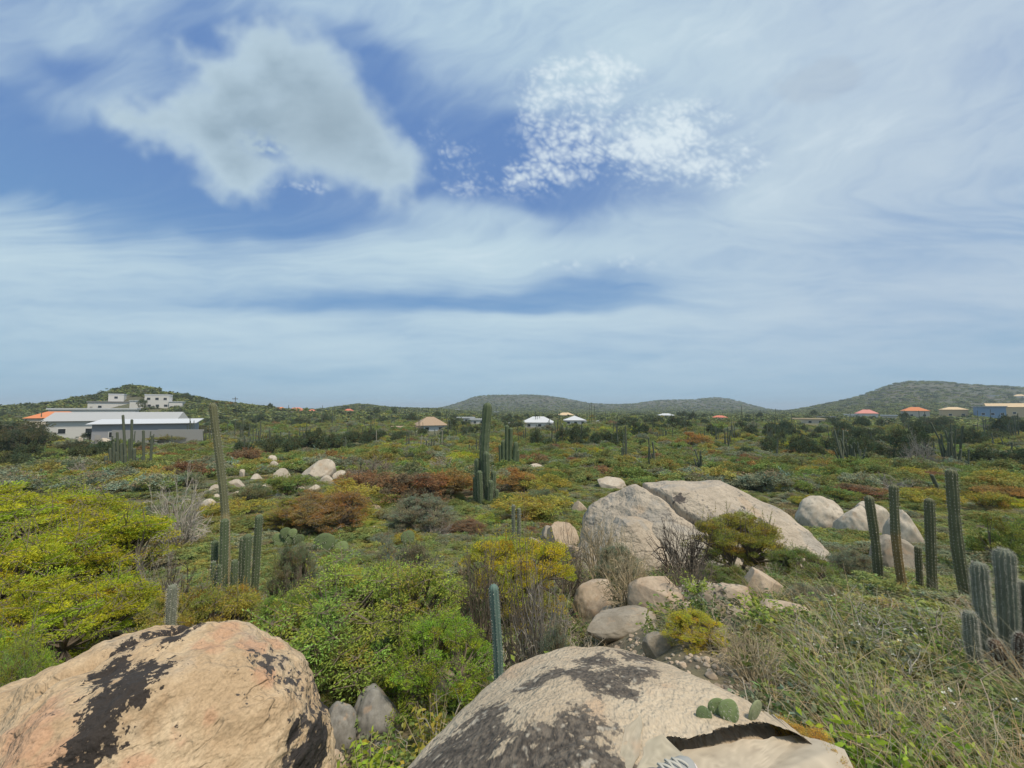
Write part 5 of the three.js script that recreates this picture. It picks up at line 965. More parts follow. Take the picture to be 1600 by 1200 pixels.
function scatter(name, label, sets, material, kindParent) {   // countless small plants: one object, a few shared shapes
  const o = kindParent || thing(name, label, 'vegetation'); o.userData.kind = 'stuff';
  for (const { geo, list, colored } of sets) {
    if (!list.length) continue;
    const m = lit(new THREE.InstancedMesh(geo, material, list.length)), d = new THREE.Object3D(), c = new THREE.Color(); m.name = name + '_mass'; m.userData.kind = 'stuff';
    list.forEach(([x, y, z, sx, sy, turn, col, tx = 0, tz = 0], i) => { d.position.set(x, y, z); d.rotation.set(tx, turn, tz); d.scale.set(sx, sy, sx); d.updateMatrix(); m.setMatrixAt(i, d.matrix); if (col) m.setColorAt(i, c.setRGB(...col)); });
    o.add(m);
  }
  return o;
}
const hueOf = { lime: [.37, .40, .07], green: [.225, .295, .08], olive: [.24, .275, .09], dull: [.225, .26, .125], grey: [.27, .295, .19], gold: [.34, .32, .085], orange: [.34, .23, .08], rust: [.27, .185, .095], dark: [.10, .13, .06] };
const footprints = [];   // houses keep the scrub off
const clear = (x, z) => !footprints.some(([a, b, q]) => (a - x) ** 2 + (b - z) ** 2 < q * q);
function growScrub() {
  const r = rng(99), white = leafMat(1, 1, 1, 0.3), far = BUSH.far.map((g) => ({ geo: g.leaves, list: [] }));
  for (let n = 0; n < 21000; n++) {
    const a = (-76 + 152 * r()) * Math.PI / 180, R = 34 * Math.pow(330 / 34, Math.pow(r(), 0.72)), x = R * Math.sin(a), z = -R * Math.cos(a);
    if ((Math.abs(a) < 1 && -z < 30) || !clear(x, z)) continue;
    const s = (0.9 + 1.3 * r()) * (R > 120 ? 1.35 : 1), open = fbm2(x / 30 + 70, z / 30, 3);
    if (open > 0.25 && r() < 0.75) continue;
    if (stones.some(([u, v, q]) => (u - x) ** 2 + (v - z) ** 2 < (q + s * 0.9) ** 2)) continue;
    { const t = 800 + (600 * x) / -z; if (t > 300 && t < 550 && -z < 40) continue; }
    if (R < 62 && shrubs.some(([u, v, q]) => (u - x) ** 2 + (v - z) ** 2 < (0.5 * (q + s)) ** 2)) continue;
    const tree = R > 70 && fbm2(x / 22 + 60, z / 22, 3) > 0.12 && r() < 0.22, name = tree ? 'dark' : R > 110 && r() < 0.4 ? 'olive' : plainColor(x, z, r), c = hueOf[name], k = 0.8 + 0.4 * r(), tall = tree ? 2.3 : R > 90 && r() < 0.08 ? 1.5 : 1;
    far[(r() * far.length) | 0].list.push([x, H(x, z) - 0.1, z, s, s * (0.55 + 0.55 * r()) * tall, r() * 6.28, c.map((q) => q * k)]);
  }
  scatter('distant_scrub', 'unbroken olive thorn scrub covering the plain out to the hills', far, white);
  const tiny = [0, 1, 2].map((i) => ({ geo: shrubGeometry(280 + i, { height: 0.8, clumps: 9, leaves: 70, len: 0.55, wid: 0.3, size: [0.35, 0.5], twigs: 0, sides: 3, stems: 3 }).leaves, list: [] }));
  for (let n = 0; n < 42000; n++) {
    const a = (-70 + 140 * r()) * Math.PI / 180, R = 210 * Math.pow(1900 / 210, r()), x = R * Math.sin(a), z = -R * Math.cos(a);
    if (!clear(x, z) || fbm2(x / 50, z / 50, 4) > 0.22 + 0.2 * r()) continue;
    const s = (1.6 + 1.8 * r()) * (R > 700 ? 1.25 : 1), c = hueOf[r() < 0.5 ? 'olive' : r() < 0.6 ? 'dark' : 'dull'], k = 0.7 + 0.4 * r();
    tiny[(r() * 3) | 0].list.push([x, H(x, z) - 0.2, z, s, s * 0.8, r() * 6.28, c.map((q) => q * k)]);
  }
  scatter('hill_scrub', 'thin dark scrub dotting the far hillsides', tiny, white);
}
// grass, weeds and litter close by
{
  const r = rng(515), tuft = [0, 1, 2].map((i) => ({ geo: grassGeometry(320 + i, { n: 60, len: 0.26, spread: 1.1, wid: 0.0022 }), list: [] })), long = [{ geo: grassGeometry(330, { n: 34, len: 0.62, spread: 0.9, wid: 0.002, bend: 1 }), list: [] }], weed = [0, 1, 2].map((i) => ({ geo: herbGeometry(340 + i, { n: 22, height: 0.2, len: 0.036, wid: 0.018, spread: 1.2, per: 12 }).leaves, list: [] })), litter = [{ geo: twigGeometry(350, { n: 9, height: 0.5, depth: 2, spread: 3, thick: 0.006 }), list: [] }];
  const ok = (x, z) => { const dx = x - SLAB.C[0], dz = z - SLAB.C[2], c = Math.cos(SLAB.turn), s = Math.sin(SLAB.turn), X = dx * c - dz * s, Z = dx * s + dz * c; return Math.abs(X / (SLAB.rad[0] + 0.03)) ** 3 + Math.abs(Z / (SLAB.rad[2] + 0.03)) ** 3 > 1 && !((x + 2.02) ** 2 + (z + 2.16) ** 2 < 1.0) && !stones.some(([a, b, q]) => (a - x) ** 2 + (b - z) ** 2 < (q * 0.9) ** 2); };
  for (let n = 0; n < 23000; n++) {
    const a = (-80 + 160 * r()) * Math.PI / 180, R = 1.3 * Math.pow(30 / 1.3, r()), x = R * Math.sin(a), z = -R * Math.cos(a); if (z > -0.8 || !ok(x, z)) continue;
    const dry = fbm2(x * 0.45 + 8, z * 0.45, 3), thin = fbm2(x * 1.3 + 5, z * 1.3, 3); if (thin < -0.1 - 0.3 * r()) continue;
    { const t = x / -z; if (R < 6.5 && t > 0.12 && t < 0.62 && r() < (R < 3.4 ? 0.985 : 0.9)) continue; if (R < 5 && t > 0.5 && t < 0.78 && r() < 0.6) continue; if (R > 2.6 && R < 7.5 && t > 0.88 && t < 1.3 && r() < 0.7) continue; if (R < 3.6 && t > -0.75 && t < -0.05 && r() < 0.9) continue; }
    const y = H(x, z), k = r(), right = x > 0.2 ? 0.15 : 0, straw = [.42, .35, .22], tan = [.33, .27, .18], grn = [.19, .26, .075];
    const dryer = x > 0.35 && R < 7 && r() < 0.2, s = 0.55 + 0.6 * r(), tint = (c) => { const v = 0.75 + 0.5 * r(), h = (r() - 0.5) * 0.16; return [c[0] * v * (1 + h), c[1] * v, c[2] * v * (1 - h)]; };
    if (dryer ? k < 0.5 : k < 0.34 && dry + right > -0.05) tuft[(r() * 3) | 0].list.push([x, y, z, s, s * (0.6 + 0.5 * r()), r() * 6.28, tint(r() < 0.55 ? straw : r() < 0.5 ? tan : [.24, .24, .11])]);
    else if (dryer || (k < 0.46 && dry + right > 0.02)) long[0].list.push([x, y, z, s, s, r() * 6.28, tint(straw), (r() - 0.5) * 0.5, -0.25 + (r() - 0.5) * 0.4]);
    else if (k < 0.93) weed[(r() * 3) | 0].list.push([x, y, z, 0.7 + 0.9 * r(), 0.6 + 0.7 * r(), r() * 6.28, tint(r() < 0.45 ? grn : r() < 0.5 ? [.21, .23, .13] : [.26, .27, .09])]);
    else litter[0].list.push([x, y, z, s * 1.2, s * 0.6, r() * 6.28, tint([.30, .26, .20])]);
  }
  // low cushion mats that hide the soil of the slope and the near plain
  const mat = BUSH.far.map((g) => ({ geo: g.leaves, list: [] }));
  for (let n = 0; n < 8600; n++) {
    const a = (-76 + 152 * r()) * Math.PI / 180, R = 5.5 * Math.pow(60 / 5.5, Math.pow(r(), 0.8)), x = R * Math.sin(a), z = -R * Math.cos(a); if ((-z < 4 && Math.abs(a) < 1) || !ok(x, z) || stones.some(([u, v, q]) => (u - x) ** 2 + (v - z) ** 2 < (q * 1.05 + 0.25) ** 2)) continue;
    const t = x / -z; if (R < 7.5 && t > 0.1 && t < 0.7) continue; if (R > 7 && R < 13 && t > 0.12 && t < 0.82) continue;
    const dry = fbm2(x / 6 + 8, z / 6, 3), s = (0.3 + 0.45 * r()) * (R > 16 ? 1.35 : 0.85), c = dry > 0.2 ? (r() < 0.5 ? [.34, .31, .14] : [.31, .29, .18]) : r() < 0.5 ? [.235, .285, .09] : r() < 0.6 ? [.26, .285, .17] : [.31, .33, .09], k = 0.8 + 0.4 * r();
    mat[(r() * mat.length) | 0].list.push([x, H(x, z) - 0.04, z, s, s * (0.35 + 0.35 * r()), r() * 6.28, c.map((q) => q * k)]);
  }
  const chip = [0, 1, 2].map((i) => ({ geo: stoneGeometry(500 + i, 3, 6, i === 1 ? 3 : 2, 0.1), list: [] }));
  for (let n = 0; n < 1500; n++) { const t = 0.08 + 0.62 * r(), z = -(1.9 + 5.2 * r() * r()), x = t * -z, q = 0.008 + 0.03 * r() * r(), k = 0.7 + 0.5 * r(); if (ok(x, z)) chip[(r() * 3) | 0].list.push([x, H(x, z) + q * 0.2, z, q, q * 0.7, r() * 6.28, [k, k, k]]); }
  scatter('gravel', 'small broken stone chips lying between the rocks behind the slab', chip, stoneMat);
  const plain = (t) => leafMat(1, 1, 1, t);
  scatter('cushion_plants', 'low green and grey cushion plants covering the soil between bushes', mat, plain(0.4));
  scatter('dry_grass', 'dry straw-coloured grass among the near rocks and bushes', [...tuft, ...long], plain(0.25));
  scatter('low_weeds', 'low green and grey weeds carpeting the near ground', weed, plain(0.35));
  scatter('twig_litter', 'fallen grey twigs strewn between the bushes', litter, new THREE.MeshStandardMaterial({ vertexColors: true, roughness: 1 }));
}
// leafy weeds one can pick out
const HERB = [0, 1, 2].map((i) => herbGeometry(360 + i, { n: 46, height: 0.7, len: 0.085, wid: 0.042, spread: 0.8, per: 13 })), FLOWER = (() => { const gb = new GB(false), r = rng(9); for (let k = 0; k < 16; k++) { const o = V((r() - 0.5) * 0.8, 0.5 + 0.25 * r(), (r() - 0.5) * 0.8); for (let q = 0; q < 9; q++) { const e = rv(r); e.y = Math.abs(e.y); const s = V(r() - 0.5, 0.3, r() - 0.5).cross(e).normalize(); gb.leaf(o.clone().addScaledVector(e, 0.006), e, s, 0.022, 0.012, [1, 1, 1]); } } return gb.geometry(); })();
const petalMat = new THREE.MeshStandardMaterial({ color: new THREE.Color().setRGB(.72, .72, .62), roughness: 0.9, side: THREE.DoubleSide });
function weed(x0, x1, top, foot, color, label, { depth, flowers = false, v = 0 } = {}) {
  const s = survey(x0, x1, top, foot, depth), o = thing('leafy_weed', label, 'plant', 'leafy weeds'), g = HERB[v % 3];
  part('stalks', g.wood, WOOD.straw, o, 'stuff'); part('leaves', g.leaves, LEAF[color], o, 'stuff'); if (flowers) part('blossom', FLOWER, petalMat, o, 'stuff');
  o.position.copy(s.p); o.position.y -= 0.02; o.rotation.y = v * 1.9; const k = (s.rx / 0.6 + s.h / 0.62) / 2; o.scale.set(k * 1.15, k, k * 1.15);
}
weed(1310, 1400, 1085, 1215, 'vivid', 'bright green leafy weed at the bottom, right of the ochre creepers', { depth: 1.45, v: 0 });
weed(1350, 1425, 1045, 1150, 'vivid', 'bright green lobed weed behind the bottom one on the slope', { depth: 1.75, v: 1 });
weed(1440, 1530, 1080, 1200, 'green', 'green leafy weed before the straw stalks at the bottom', { depth: 1.5, v: 2 });
weed(1540, 1640, 1060, 1190, 'green', 'leafy weed at the lower right corner under the fuzzy cactus', { depth: 1.7, v: 0, flowers: true });
weed(1240, 1330, 1000, 1080, 'fresh', 'green weed with white blossom in the middle of the right-hand slope', { depth: 2.4, v: 1, flowers: true });
weed(1330, 1450, 980, 1070, 'grey', 'grey-green weed with white blossom left of the fuzzy cactus', { depth: 2.6, v: 2, flowers: true });
weed(1440, 1540, 990, 1060, 'fresh', 'green weed with white blossom touching the fuzzy cactus foot', { depth: 2.7, v: 0, flowers: true });
weed(1160, 1240, 920, 985, 'fresh', 'fresh green weed above the low buried rock', { depth: 3.3, v: 1 });
weed(1300, 1380, 935, 1000, 'green', 'green weed before the low prickly pear pads', { depth: 3.4, v: 0, flowers: true });
weed(1460, 1560, 950, 1010, 'green', 'green weed below the chain of prickly pear pads', { depth: 3.2, v: 2 });
weed(1065, 1105, 895, 925, 'fresh', 'tiny fresh green weed on top of the broken rocks', { depth: -3.7, v: 2 });
weed(545, 600, 1135, 1190, 'vivid', 'small bright weed sprouting before the egg-shaped rock', { depth: 2.25, v: 1 });
weed(850, 900, 965, 1015, 'fresh', 'fresh green weed left of the layered rock', { depth: 2.75, v: 0 });
weed(640, 710, 1090, 1140, 'gold', 'dry golden weed between the gully rocks', { depth: 2.6, v: 1 });
weed(1290, 1370, 1040, 1120, 'fresh', 'fresh green weed above the bottom bright weeds', { depth: 2.05, v: 2 });
weed(1400, 1490, 1040, 1130, 'fresh', 'fresh green weed in the middle of the bottom right slope', { depth: 1.95, v: 0 });
weed(1480, 1570, 1110, 1210, 'vivid', 'bright green weed at the very bottom right of centre slope', { depth: 1.5, v: 1 });
weed(1570, 1650, 1130, 1230, 'vivid', 'bright green weed cut by the lower right corner', { depth: 1.45, v: 2 });
weed(1380, 1460, 1120, 1220, 'vivid', 'bright green weed second from the ochre creepers along the bottom', { depth: 1.45, v: 2 });
weed(1180, 1250, 1010, 1070, 'fresh', 'fresh green weed between the low yellow bush and the slab corner', { depth: 2.5, v: 0 });
weed(1240, 1310, 945, 1000, 'green', 'green weed behind the lone round pad', { depth: 3.2, v: 1 });
weed(1390, 1470, 965, 1020, 'green', 'green weed between two prickly pear groups', { depth: 3.1, v: 1 });

// ---------------------------------------------------------------- houses and other built things
const paint = (r, g, b, rough = 0.85) => new THREE.MeshStandardMaterial({ color: new THREE.Color().setRGB(r, g, b), roughness: rough });
const WALL = { white: paint(.58, .57, .54), cream: paint(.48, .43, .35), blueish: paint(.48, .52, .54), grey: paint(.30, .31, .33), concrete: paint(.33, .32, .30), tan: paint(.55, .42, .25), blue: paint(.19, .29, .42), orange: paint(.62, .36, .22) };
const ROOF = { metal: paint(.36, .37, .37, 0.6), white: paint(.52, .54, .56, 0.55), orange: paint(.56, .20, .08), red: paint(.55, .17, .11), brown: paint(.33, .24, .16), tan: paint(.58, .44, .27), slate: paint(.20, .20, .20), pink: paint(.58, .24, .20) };
const glass = new THREE.MeshStandardMaterial({ color: new THREE.Color().setRGB(.03, .035, .04), roughness: 0.15 }), frameMat = paint(.6, .6, .58);
const box = (x0, x1, y0, y1, z0, z1) => { const b = new GB(false); b.box(x0, x1, y0, y1, z0, z1); return b.geometry(); };
// x0..x1 and rows measured in the photograph; the house stands on its terrain at DEPTH and faces the lens, turned by TURN
function house(label, x0, x1, eaves, ridge, depth, { wall = 'white', roof = 'red', type = 'hip', deep = 0.7, turn = 0, windows = 2, over = 0.5, storeys = 1, name = 'house', wings = [], door = true, foot = null } = {}) {
  const mx = (x0 + x1) / 2, c = at(mx, eaves, depth), w = ((x1 - x0) / 600) * depth, d = w * deep, o = thing(name, label, name === 'house' ? 'house' : name, 'houses'), g = Math.min(H(c.x, c.z), H(c.x - w / 2, c.z), H(c.x + w / 2, c.z)) - 0.4;
  const e = Math.max(2.4, c.y - g), rh = at(mx, ridge, depth).y - c.y;
  o.position.set(c.x, g, c.z - d * 0.3); o.rotation.y = Math.atan2(-c.x, -c.z) * 0.6 + turn + (c.x < 0 ? 0 : 0);
  o.rotation.y = -Math.atan2(c.x, -c.z) * 0.75 + turn;
  const W = w / 2 * 0.96, D = d / 2;
  part('wall', box(-W, W, 0, e, -D, D), WALL[wall], o);
  const b = new GB(false), A = W + over, B = D + over, y0 = e + 0.004, y1 = e + Math.max(0.15, rh);
  if (type === 'flat') { b.box(-A, A, y0, y0 + Math.max(0.25, Math.min(rh, 0.6)), -B, B); }
  else if (type === 'shed') { const f = [[-A, y0, B], [A, y0, B], [A, y1, -B], [-A, y1, -B]], h = 0.12; const T = f.map((p) => b.v(p[0], p[1] + h, p[2])), L = f.map((p) => b.v(...p)); b.quad(...T); b.quad(L[3], L[2], L[1], L[0]); for (let k = 0; k < 4; k++) b.quad(L[k], L[(k + 1) % 4], T[(k + 1) % 4], T[k]); }
  else {
    const rl = type === 'gable' ? A : type === 'pyramid' ? 0.05 : Math.max(0.1, A - B * 0.9), gz = type === 'gablefront';
    if (gz) { const P = [[-A, y0, B], [A, y0, B], [A, y0, -B], [-A, y0, -B], [0, y1, B], [0, y1, -B]].map((p) => b.v(...p)); b.quad(P[0], P[4], P[5], P[3]); b.quad(P[1], P[2], P[5], P[4]); b.tri(P[0], P[1], P[4]); b.tri(P[2], P[3], P[5]); b.quad(P[0], P[3], P[2], P[1]); }
    else { const P = [[-A, y0, B], [A, y0, B], [A, y0, -B], [-A, y0, -B], [-rl, y1, 0], [rl, y1, 0]].map((p) => b.v(...p)); b.quad(P[0], P[1], P[5], P[4]); b.quad(P[2], P[3], P[4], P[5]); b.tri(P[1], P[2], P[5]); b.tri(P[3], P[0], P[4]); b.quad(P[0], P[3], P[2], P[1]); }
  }
  part('roof', b.geometry(), ROOF[roof], o);
  if (type === 'gable' || type === 'gablefront') { const q = new GB(false), y2 = y0 + (y1 - y0) * 0.94, i = 0.02; if (type === 'gable') for (const s of [-1, 1]) q.tri(q.v(s * (A + i), y0, B), q.v(s * (A + i), y0, -B), q.v(s * (A + i), y2, 0)); else q.tri(q.v(-A, y0, B + i), q.v(A, y0, B + i), q.v(0, y2, B + i)); part('gable', q.geometry(), WALL[wall], o); }
  for (let s = 0; s < storeys; s++) for (let k = 0; k < windows; k++) {
    const x = -W + ((k + 0.5 + (door && s === 0 ? 0.1 : 0)) / windows) * 2 * W, y = (e / storeys) * (s + 0.5), ww = Math.min(0.8, W / windows * 0.5), hh = Math.min(0.7, e / storeys * 0.26);
    const f = part('window', box(x - ww, x + ww, y - hh, y + hh, D, D + 0.06), frameMat, o); part('pane', box(x - ww * 0.84, x + ww * 0.84, y - hh * 0.84, y + hh * 0.84, D + 0.06, D + 0.08), glass, f);
  }
  if (door) { const x = -W + 0.06 * W * 2; part('door', box(x - 0.5, x + 0.5, 0.2, Math.min(2.4, e * 0.8), D, D + 0.05), WALL.concrete, o); }
  for (const [a0, a1, top, kind, mat] of wings) { const p0 = ((a0 - mx) / 600) * depth, p1 = ((a1 - mx) / 600) * depth, hh = Math.max(1.8, at(mx, top, depth).y - g); const q = part('wing', box(p0, p1, 0.01, hh, -D * 0.6, D * 1.25), WALL[kind], o); part('wing_roof', box(p0 - 0.3, p1 + 0.3, hh + 0.003, hh + 0.3, -D * 0.65, D * 1.32), ROOF[mat], q); }
  footprints.push([o.position.x, o.position.z, Math.min(14, Math.max(w, d) * 0.62)]);
  // keep the view to the house open on the near side
  for (const k of w < 16 ? [0.96, 0.92, 0.88, 0.84, 0.8] : [0.96, 0.92, 0.88]) footprints.push([c.x * k, c.z * k, clamp(w * 0.5, 5, 9)]);
  return o;
}
house('long hall with pale grey metal roof and gable end, behind the cactus clump', 98, 250, 657, 644, 104, { wall: 'white', roof: 'metal', type: 'gable', deep: 0.36, turn: -0.16, windows: 5, over: 0.7 });
house('low lean-to with slanting pale roof and dark blue-grey wall before the hall', 162, 284, 662, 656, 92, { wall: 'grey', roof: 'white', type: 'shed', deep: 0.3, windows: 3, over: 0.8, turn: -0.1 });
house('white-walled house with bright orange roof at the left of the hall', 40, 108, 653, 643, 128, { wall: 'cream', roof: 'orange', type: 'hip', deep: 0.7, turn: 0.2, windows: 2 });
house('long low white flat-roofed house between hall and hill villa', 93, 190, 640, 635, 165, { wall: 'white', roof: 'white', type: 'flat', deep: 0.3, windows: 4 });
house('white cube tower at the left of the hill villa, half behind trees', 170, 188, 617, 615, 214, { wall: 'white', roof: 'white', type: 'flat', deep: 0.9, windows: 1, storeys: 2, door: false, over: 0.1 });
house('two-storey white block at the right of the hill villa', 227, 257, 618, 616, 206, { wall: 'white', roof: 'white', type: 'flat', deep: 0.8, windows: 3, storeys: 2, over: 0.1, wings: [[257, 273, 628, 'white', 'white'], [212, 228, 627, 'white', 'white']] });
house('long low white wing with dark roof edge in the middle of the hill villa', 146, 214, 629, 627, 208, { wall: 'white', roof: 'slate', type: 'flat', deep: 0.4, windows: 3, over: 0.4 });
house('orange-walled cottage among trees right of the hill', 424, 445, 647, 642, 300, { wall: 'orange', roof: 'orange', windows: 2 });
house('pinkish low cottage beside the orange-walled one', 447, 473, 650, 645, 290, { wall: 'orange', roof: 'red', windows: 2 });
house('white tower house with red roof right of the orange cottages', 476, 494, 644, 640, 300, { wall: 'white', roof: 'red', windows: 2, storeys: 2, deep: 0.9 });
house('tiny red roof peeping over the scrub below the rocky hill', 537, 550, 651, 648, 260, { wall: 'cream', roof: 'red', windows: 1 });
house('pale blue house with brown roof behind the leaning fence posts', 648, 692, 670, 657, 140, { wall: 'blueish', roof: 'brown', type: 'hip', deep: 0.8, windows: 2, over: 0.8, turn: 0.25, wings: [[612, 650, 672, 'white', 'brown']] });
house('long white flat building left of the tallest cactus', 714, 741, 658, 655, 215, { wall: 'white', roof: 'white', type: 'flat', windows: 3, deep: 0.4 });
house('white low building touching the tallest cactus', 735, 757, 663, 661, 200, { wall: 'white', roof: 'white', type: 'flat', windows: 2, deep: 0.4 });
house('white house with broad white hip roof right of the tallest cactus', 816, 868, 668, 659, 165, { wall: 'white', roof: 'white', type: 'hip', windows: 3, wings: [[786, 818, 666, 'white', 'slate'], [862, 878, 669, 'white', 'white']] });
house('white house with pyramid roof right of the hip-roofed one', 882, 916, 662, 655, 190, { wall: 'white', roof: 'white', type: 'pyramid', windows: 3, wings: [[914, 936, 664, 'white', 'white']] });
house('beige house up behind the pyramid-roofed one', 871, 898, 649, 645, 330, { wall: 'cream', roof: 'tan', windows: 2 });
house('beige villa at the foot of the far hills beyond the outcrop', 1030, 1055, 653, 650, 330, { wall: 'cream', roof: 'white', windows: 3 });
house('low red-roofed cottage far beyond the outcrop', 1117, 1137, 661, 658, 240, { wall: 'cream', roof: 'red', windows: 2 });
house('long flat beige shed below the right-hand hill', 1246, 1286, 656, 653, 200, { wall: 'cream', roof: 'tan', type: 'flat', windows: 3, deep: 0.4 });
house('dark flat shed right of the long beige shed', 1283, 1304, 652, 649, 230, { wall: 'concrete', roof: 'slate', type: 'flat', windows: 1, deep: 0.5 });
house('white house with red hip roof, leftmost of the roofs under the right-hand hill', 1346, 1371, 646, 640, 250, { wall: 'white', roof: 'pink', windows: 2, wings: [[1332, 1347, 648, 'white', 'white']] });
house('house with orange hip roof, middle one under the right-hand hill', 1421, 1450, 642, 636, 250, { wall: 'cream', roof: 'orange', windows: 2 });
house('tan house with yellowish roof, right of the orange hip roof', 1482, 1510, 640, 636, 250, { wall: 'tan', roof: 'tan', windows: 2 });
house('bright blue house near the right edge', 1538, 1568, 636, 632, 235, { wall: 'blue', roof: 'metal', windows: 3, type: 'flat' });
house('long tan-roofed house at the right edge behind the blue one', 1560, 1612, 636, 630, 265, { wall: 'tan', roof: 'tan', windows: 3, type: 'gable', deep: 0.4 });
house('cream half-built wall house below the middle orange roof', 1384, 1400, 650, 648, 225, { wall: 'cream', roof: 'white', type: 'flat', windows: 1 });
house('white house high on the slope of the right-hand hill', 1549, 1561, 619, 617, 640, { wall: 'white', roof: 'white', type: 'flat', windows: 1 });
house('white house on the right-hand hill at the picture edge', 1590, 1604, 619, 616, 640, { wall: 'white', roof: 'tan', windows: 1 });
house('white speck of a house at the foot of the flat-topped far hill', 772, 780, 647, 645, 560, { wall: 'white', roof: 'white', type: 'flat', windows: 1 });
house('white speck of a house left of the flat-topped far hill', 711, 718, 640, 638, 600, { wall: 'white', roof: 'white', type: 'flat', windows: 1 });
// yard wall before the lean-to
{
  const o = thing('yard_wall', 'low grey block wall of the yard before the lean-to', 'wall');
  for (const [a, b, t, d] of [[176, 248, 672, 86], [248, 318, 671, 84]]) { const p = at(a, t, d), q = at(b, t, d), w = p.distanceTo(q) / 2, m = part('wall_panel', box(-w, w, -3, 0, -0.15, 0.15), WALL.concrete, o); m.position.copy(p.clone().lerp(q, 0.5)); footprints.push([m.position.x * 0.97, m.position.z * 0.97, 5]); }
}
// utility pole on the ridge
{
  const p = at(367, 640, 240), o = thing('utility_pole', 'thin utility pole with cross-arm on the left skyline', 'pole'); o.position.set(p.x, H(p.x, p.z), p.z);
  const h = at(367, 620, 240).y - o.position.y, g = new GB(false); g.tube([V(0, -0.3, 0), V(0, h / 2, 0), V(0, h, 0)], 0.22, 0.15, 7); part('post', g.geometry(true), paint(.09, .075, .06), o);
  part('cross_arm', box(-1.7, 1.7, h - 1.5, h - 1.2, 0.16, 0.32), paint(.09, .075, .06), o); for (const x of [-1.5, -0.5, 0.5, 1.5]) part('insulator', box(x - 0.1, x + 0.1, h - 1.198, h - 0.85, 0.14, 0.34), paint(.2, .2, .2), o);
}
// leaning fence posts
[[656, 706, 659, 679, 'upright weathered fence post, leftmost of the leaning posts'], [662, 703, 667, 684, 'pale fence post leaning right, second of the leaning posts'], [666, 704, 669, 693, 'short fence stub between the leaning posts'], [669, 702, 671, 692, 'short pale fence stub right of the first one'], [679, 705, 687, 686, 'fence post leaning hard to the right'], [690, 704, 691, 672, 'dark upright fence post at the right end'], [588, 697, 588, 672, 'lone pale post left of the brown-roofed house']].forEach(([fx, fy, tx, ty, label]) => {
  const p = groundAt(fx, fy), z = -p.z, t = at(tx, ty, z), g = new GB(false), a = V(0, -0.2, 0), b = t.clone().sub(p); g.tube([a, a.clone().lerp(b, 0.5).add(V(0.03, 0, 0)), b], 0.09, 0.07, 7); const k = g.p.length / 3 - 7, top = g.v(b.x, b.y + 0.02, b.z); for (let j = 0; j < 7; j++) g.tri(k + j, k + (j + 1) % 7, top);
  const m = part(numbered('fence_post'), g.geometry(true), paint(.30, .27, .22), scene); m.position.copy(p); tag(m, label, 'post', 'leaning fence posts');
});
// white rubble on the plain
[[1362, 1370, 709, 722, 'upright white block left of the rubble on the plain'], [1392, 1402, 714, 722, 'white rubble lump left of the white heap'], [1412, 1434, 710, 721, 'white heap of rubble on the plain'], [1436, 1446, 714, 722, 'white lump right of the white heap'], [1030, 1042, 706, 713, 'white stone on the plain beyond the outcrop'], [908, 914, 694, 699, 'tiny white stone below the leaning cactus stems'], [1440, 1452, 660, 668, 'white boulder below the second orange roof'], [600, 606, 795, 800, 'white pebble beside the grey-green mound']].forEach(([a, b, t, f, l], i) => { const m = stone(a, b, t, f, 40, l, { seed: 140 + i, detail: 8, flat: 6, dark: 0.05, name: 'stone' }); });

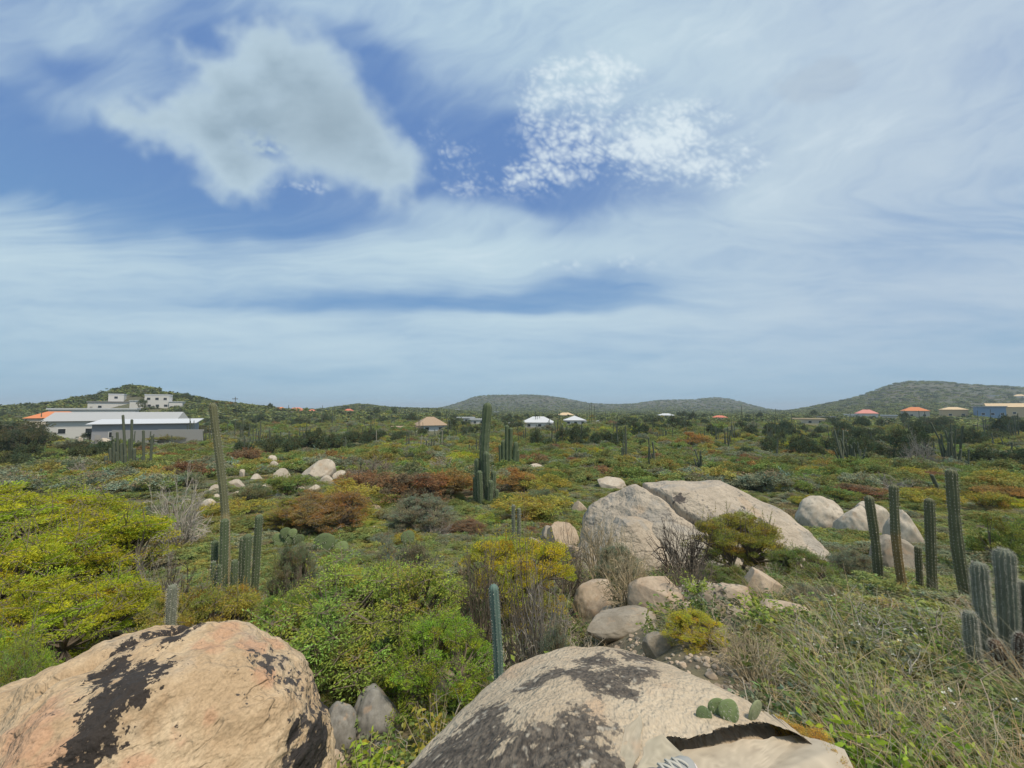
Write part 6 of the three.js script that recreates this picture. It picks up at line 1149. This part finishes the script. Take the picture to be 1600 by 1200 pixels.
// the walking shoe on the slab
{
  const o = thing('walking_shoe', 'grey and white laced walking shoe on the rock slab at the bottom edge', 'shoe');
  const q = hitEllipsoid(1052, 1258, SLAB.C, SLAB.rad, SLAB.turn, 0.44, 0.92); o.position.set(q[0], q[1] + 0.01, q[2]); o.rotation.y = 0.7; o.scale.setScalar(0.82);
  // along +x: heel at -0.17, toe at 0.115
  const prof = [[-0.17, 0.026, 0.075], [-0.155, 0.036, 0.092], [-0.11, 0.039, 0.102], [-0.06, 0.040, 0.098], [-0.01, 0.043, 0.084], [0.03, 0.046, 0.066], [0.07, 0.045, 0.052], [0.095, 0.038, 0.046], [0.11, 0.024, 0.04], [0.116, 0.006, 0.032]];
  const loft = (y0, top, grow) => { const b = new GB(false), R = [], n = 22; for (const [x, w, h] of prof) { const ring = []; for (let k = 0; k <= n; k++) { const a = (k / n) * Math.PI, z = -Math.cos(a) * (w + grow), y = y0 + Math.pow(Math.sin(a), 0.62) * (top ? h : 0); ring.push(b.v(x + (grow ? Math.sign(x) * grow : 0), top ? y : y0, z)); } R.push(ring); } return { b, R, n }; };
  { const { b, R, n } = loft(0.024, true, 0); for (let i = 0; i < R.length - 1; i++) for (let k = 0; k < n; k++) b.quad(R[i][k], R[i + 1][k], R[i + 1][k + 1], R[i][k + 1]); for (let k = 0; k < n - 1; k++) { b.tri(R[0][0], R[0][k + 1], R[0][k + 2] ?? R[0][n]); } part('upper', b.geometry(true), paint(.30, .31, .30, 0.9), o); }
  { const s = new THREE.Shape(); const out = prof.map(([x, w]) => [x, w + 0.005]); s.moveTo(out[0][0], -out[0][1]); for (const [x, w] of out) s.lineTo(x, -w); for (const [x, w] of out.slice().reverse()) s.lineTo(x, w); const g = new THREE.ExtrudeGeometry(s, { depth: 0.024, bevelEnabled: true, bevelSize: 0.004, bevelThickness: 0.004, bevelSegments: 2 }); g.rotateX(-Math.PI / 2); part('sole', g, paint(.66, .67, .68, 0.7), o); }
  const lace = paint(.42, .41, .36, 0.9), white = paint(.50, .51, .52, 0.8);
  for (let i = 0; i < 6; i++) { const x = -0.055 + i * 0.021, h = table(prof.map((p) => [p[0], p[2]]), x) + 0.026, g = new THREE.TorusGeometry(0.021, 0.0042, 6, 18, Math.PI); g.scale(1, 0.42, 1); g.rotateY(Math.PI / 2 + (i % 2 ? 0.35 : -0.35)); g.translate(x, h - 0.004, 0); part('lace', g, lace, o); }
  for (const s of [-1, 1]) for (let i = 0; i < 4; i++) { const g = new THREE.BoxGeometry(0.008, 0.036, 0.004); g.rotateX(s * -0.62); g.rotateZ(0.25); g.translate(-0.05 + i * 0.028, 0.078 - i * 0.008, s * 0.034); part('stripe', g, white, o); }
  { const g = new THREE.TorusGeometry(0.034, 0.009, 8, 26); g.rotateX(Math.PI / 2); g.scale(1.25, 1, 0.82); g.rotateZ(-0.12); g.translate(-0.112, 0.122, 0); part('collar', g, paint(.16, .16, .16, 0.95), o); }
  { const g = new THREE.CircleGeometry(0.036, 24); g.rotateX(-Math.PI / 2); g.scale(1.2, 1, 0.78); g.rotateZ(-0.12); g.translate(-0.112, 0.1275, 0); part('lining', g, paint(.04, .04, .04, 1), o); }
  { const g = new THREE.SphereGeometry(0.022, 14, 10); g.scale(0.6, 0.8, 1.3); g.translate(0.106, 0.044, 0); part('toe_cap', g, paint(.62, .56, .58, 0.7), o); }
}
growScrub();
renderer.render(scene, camera);
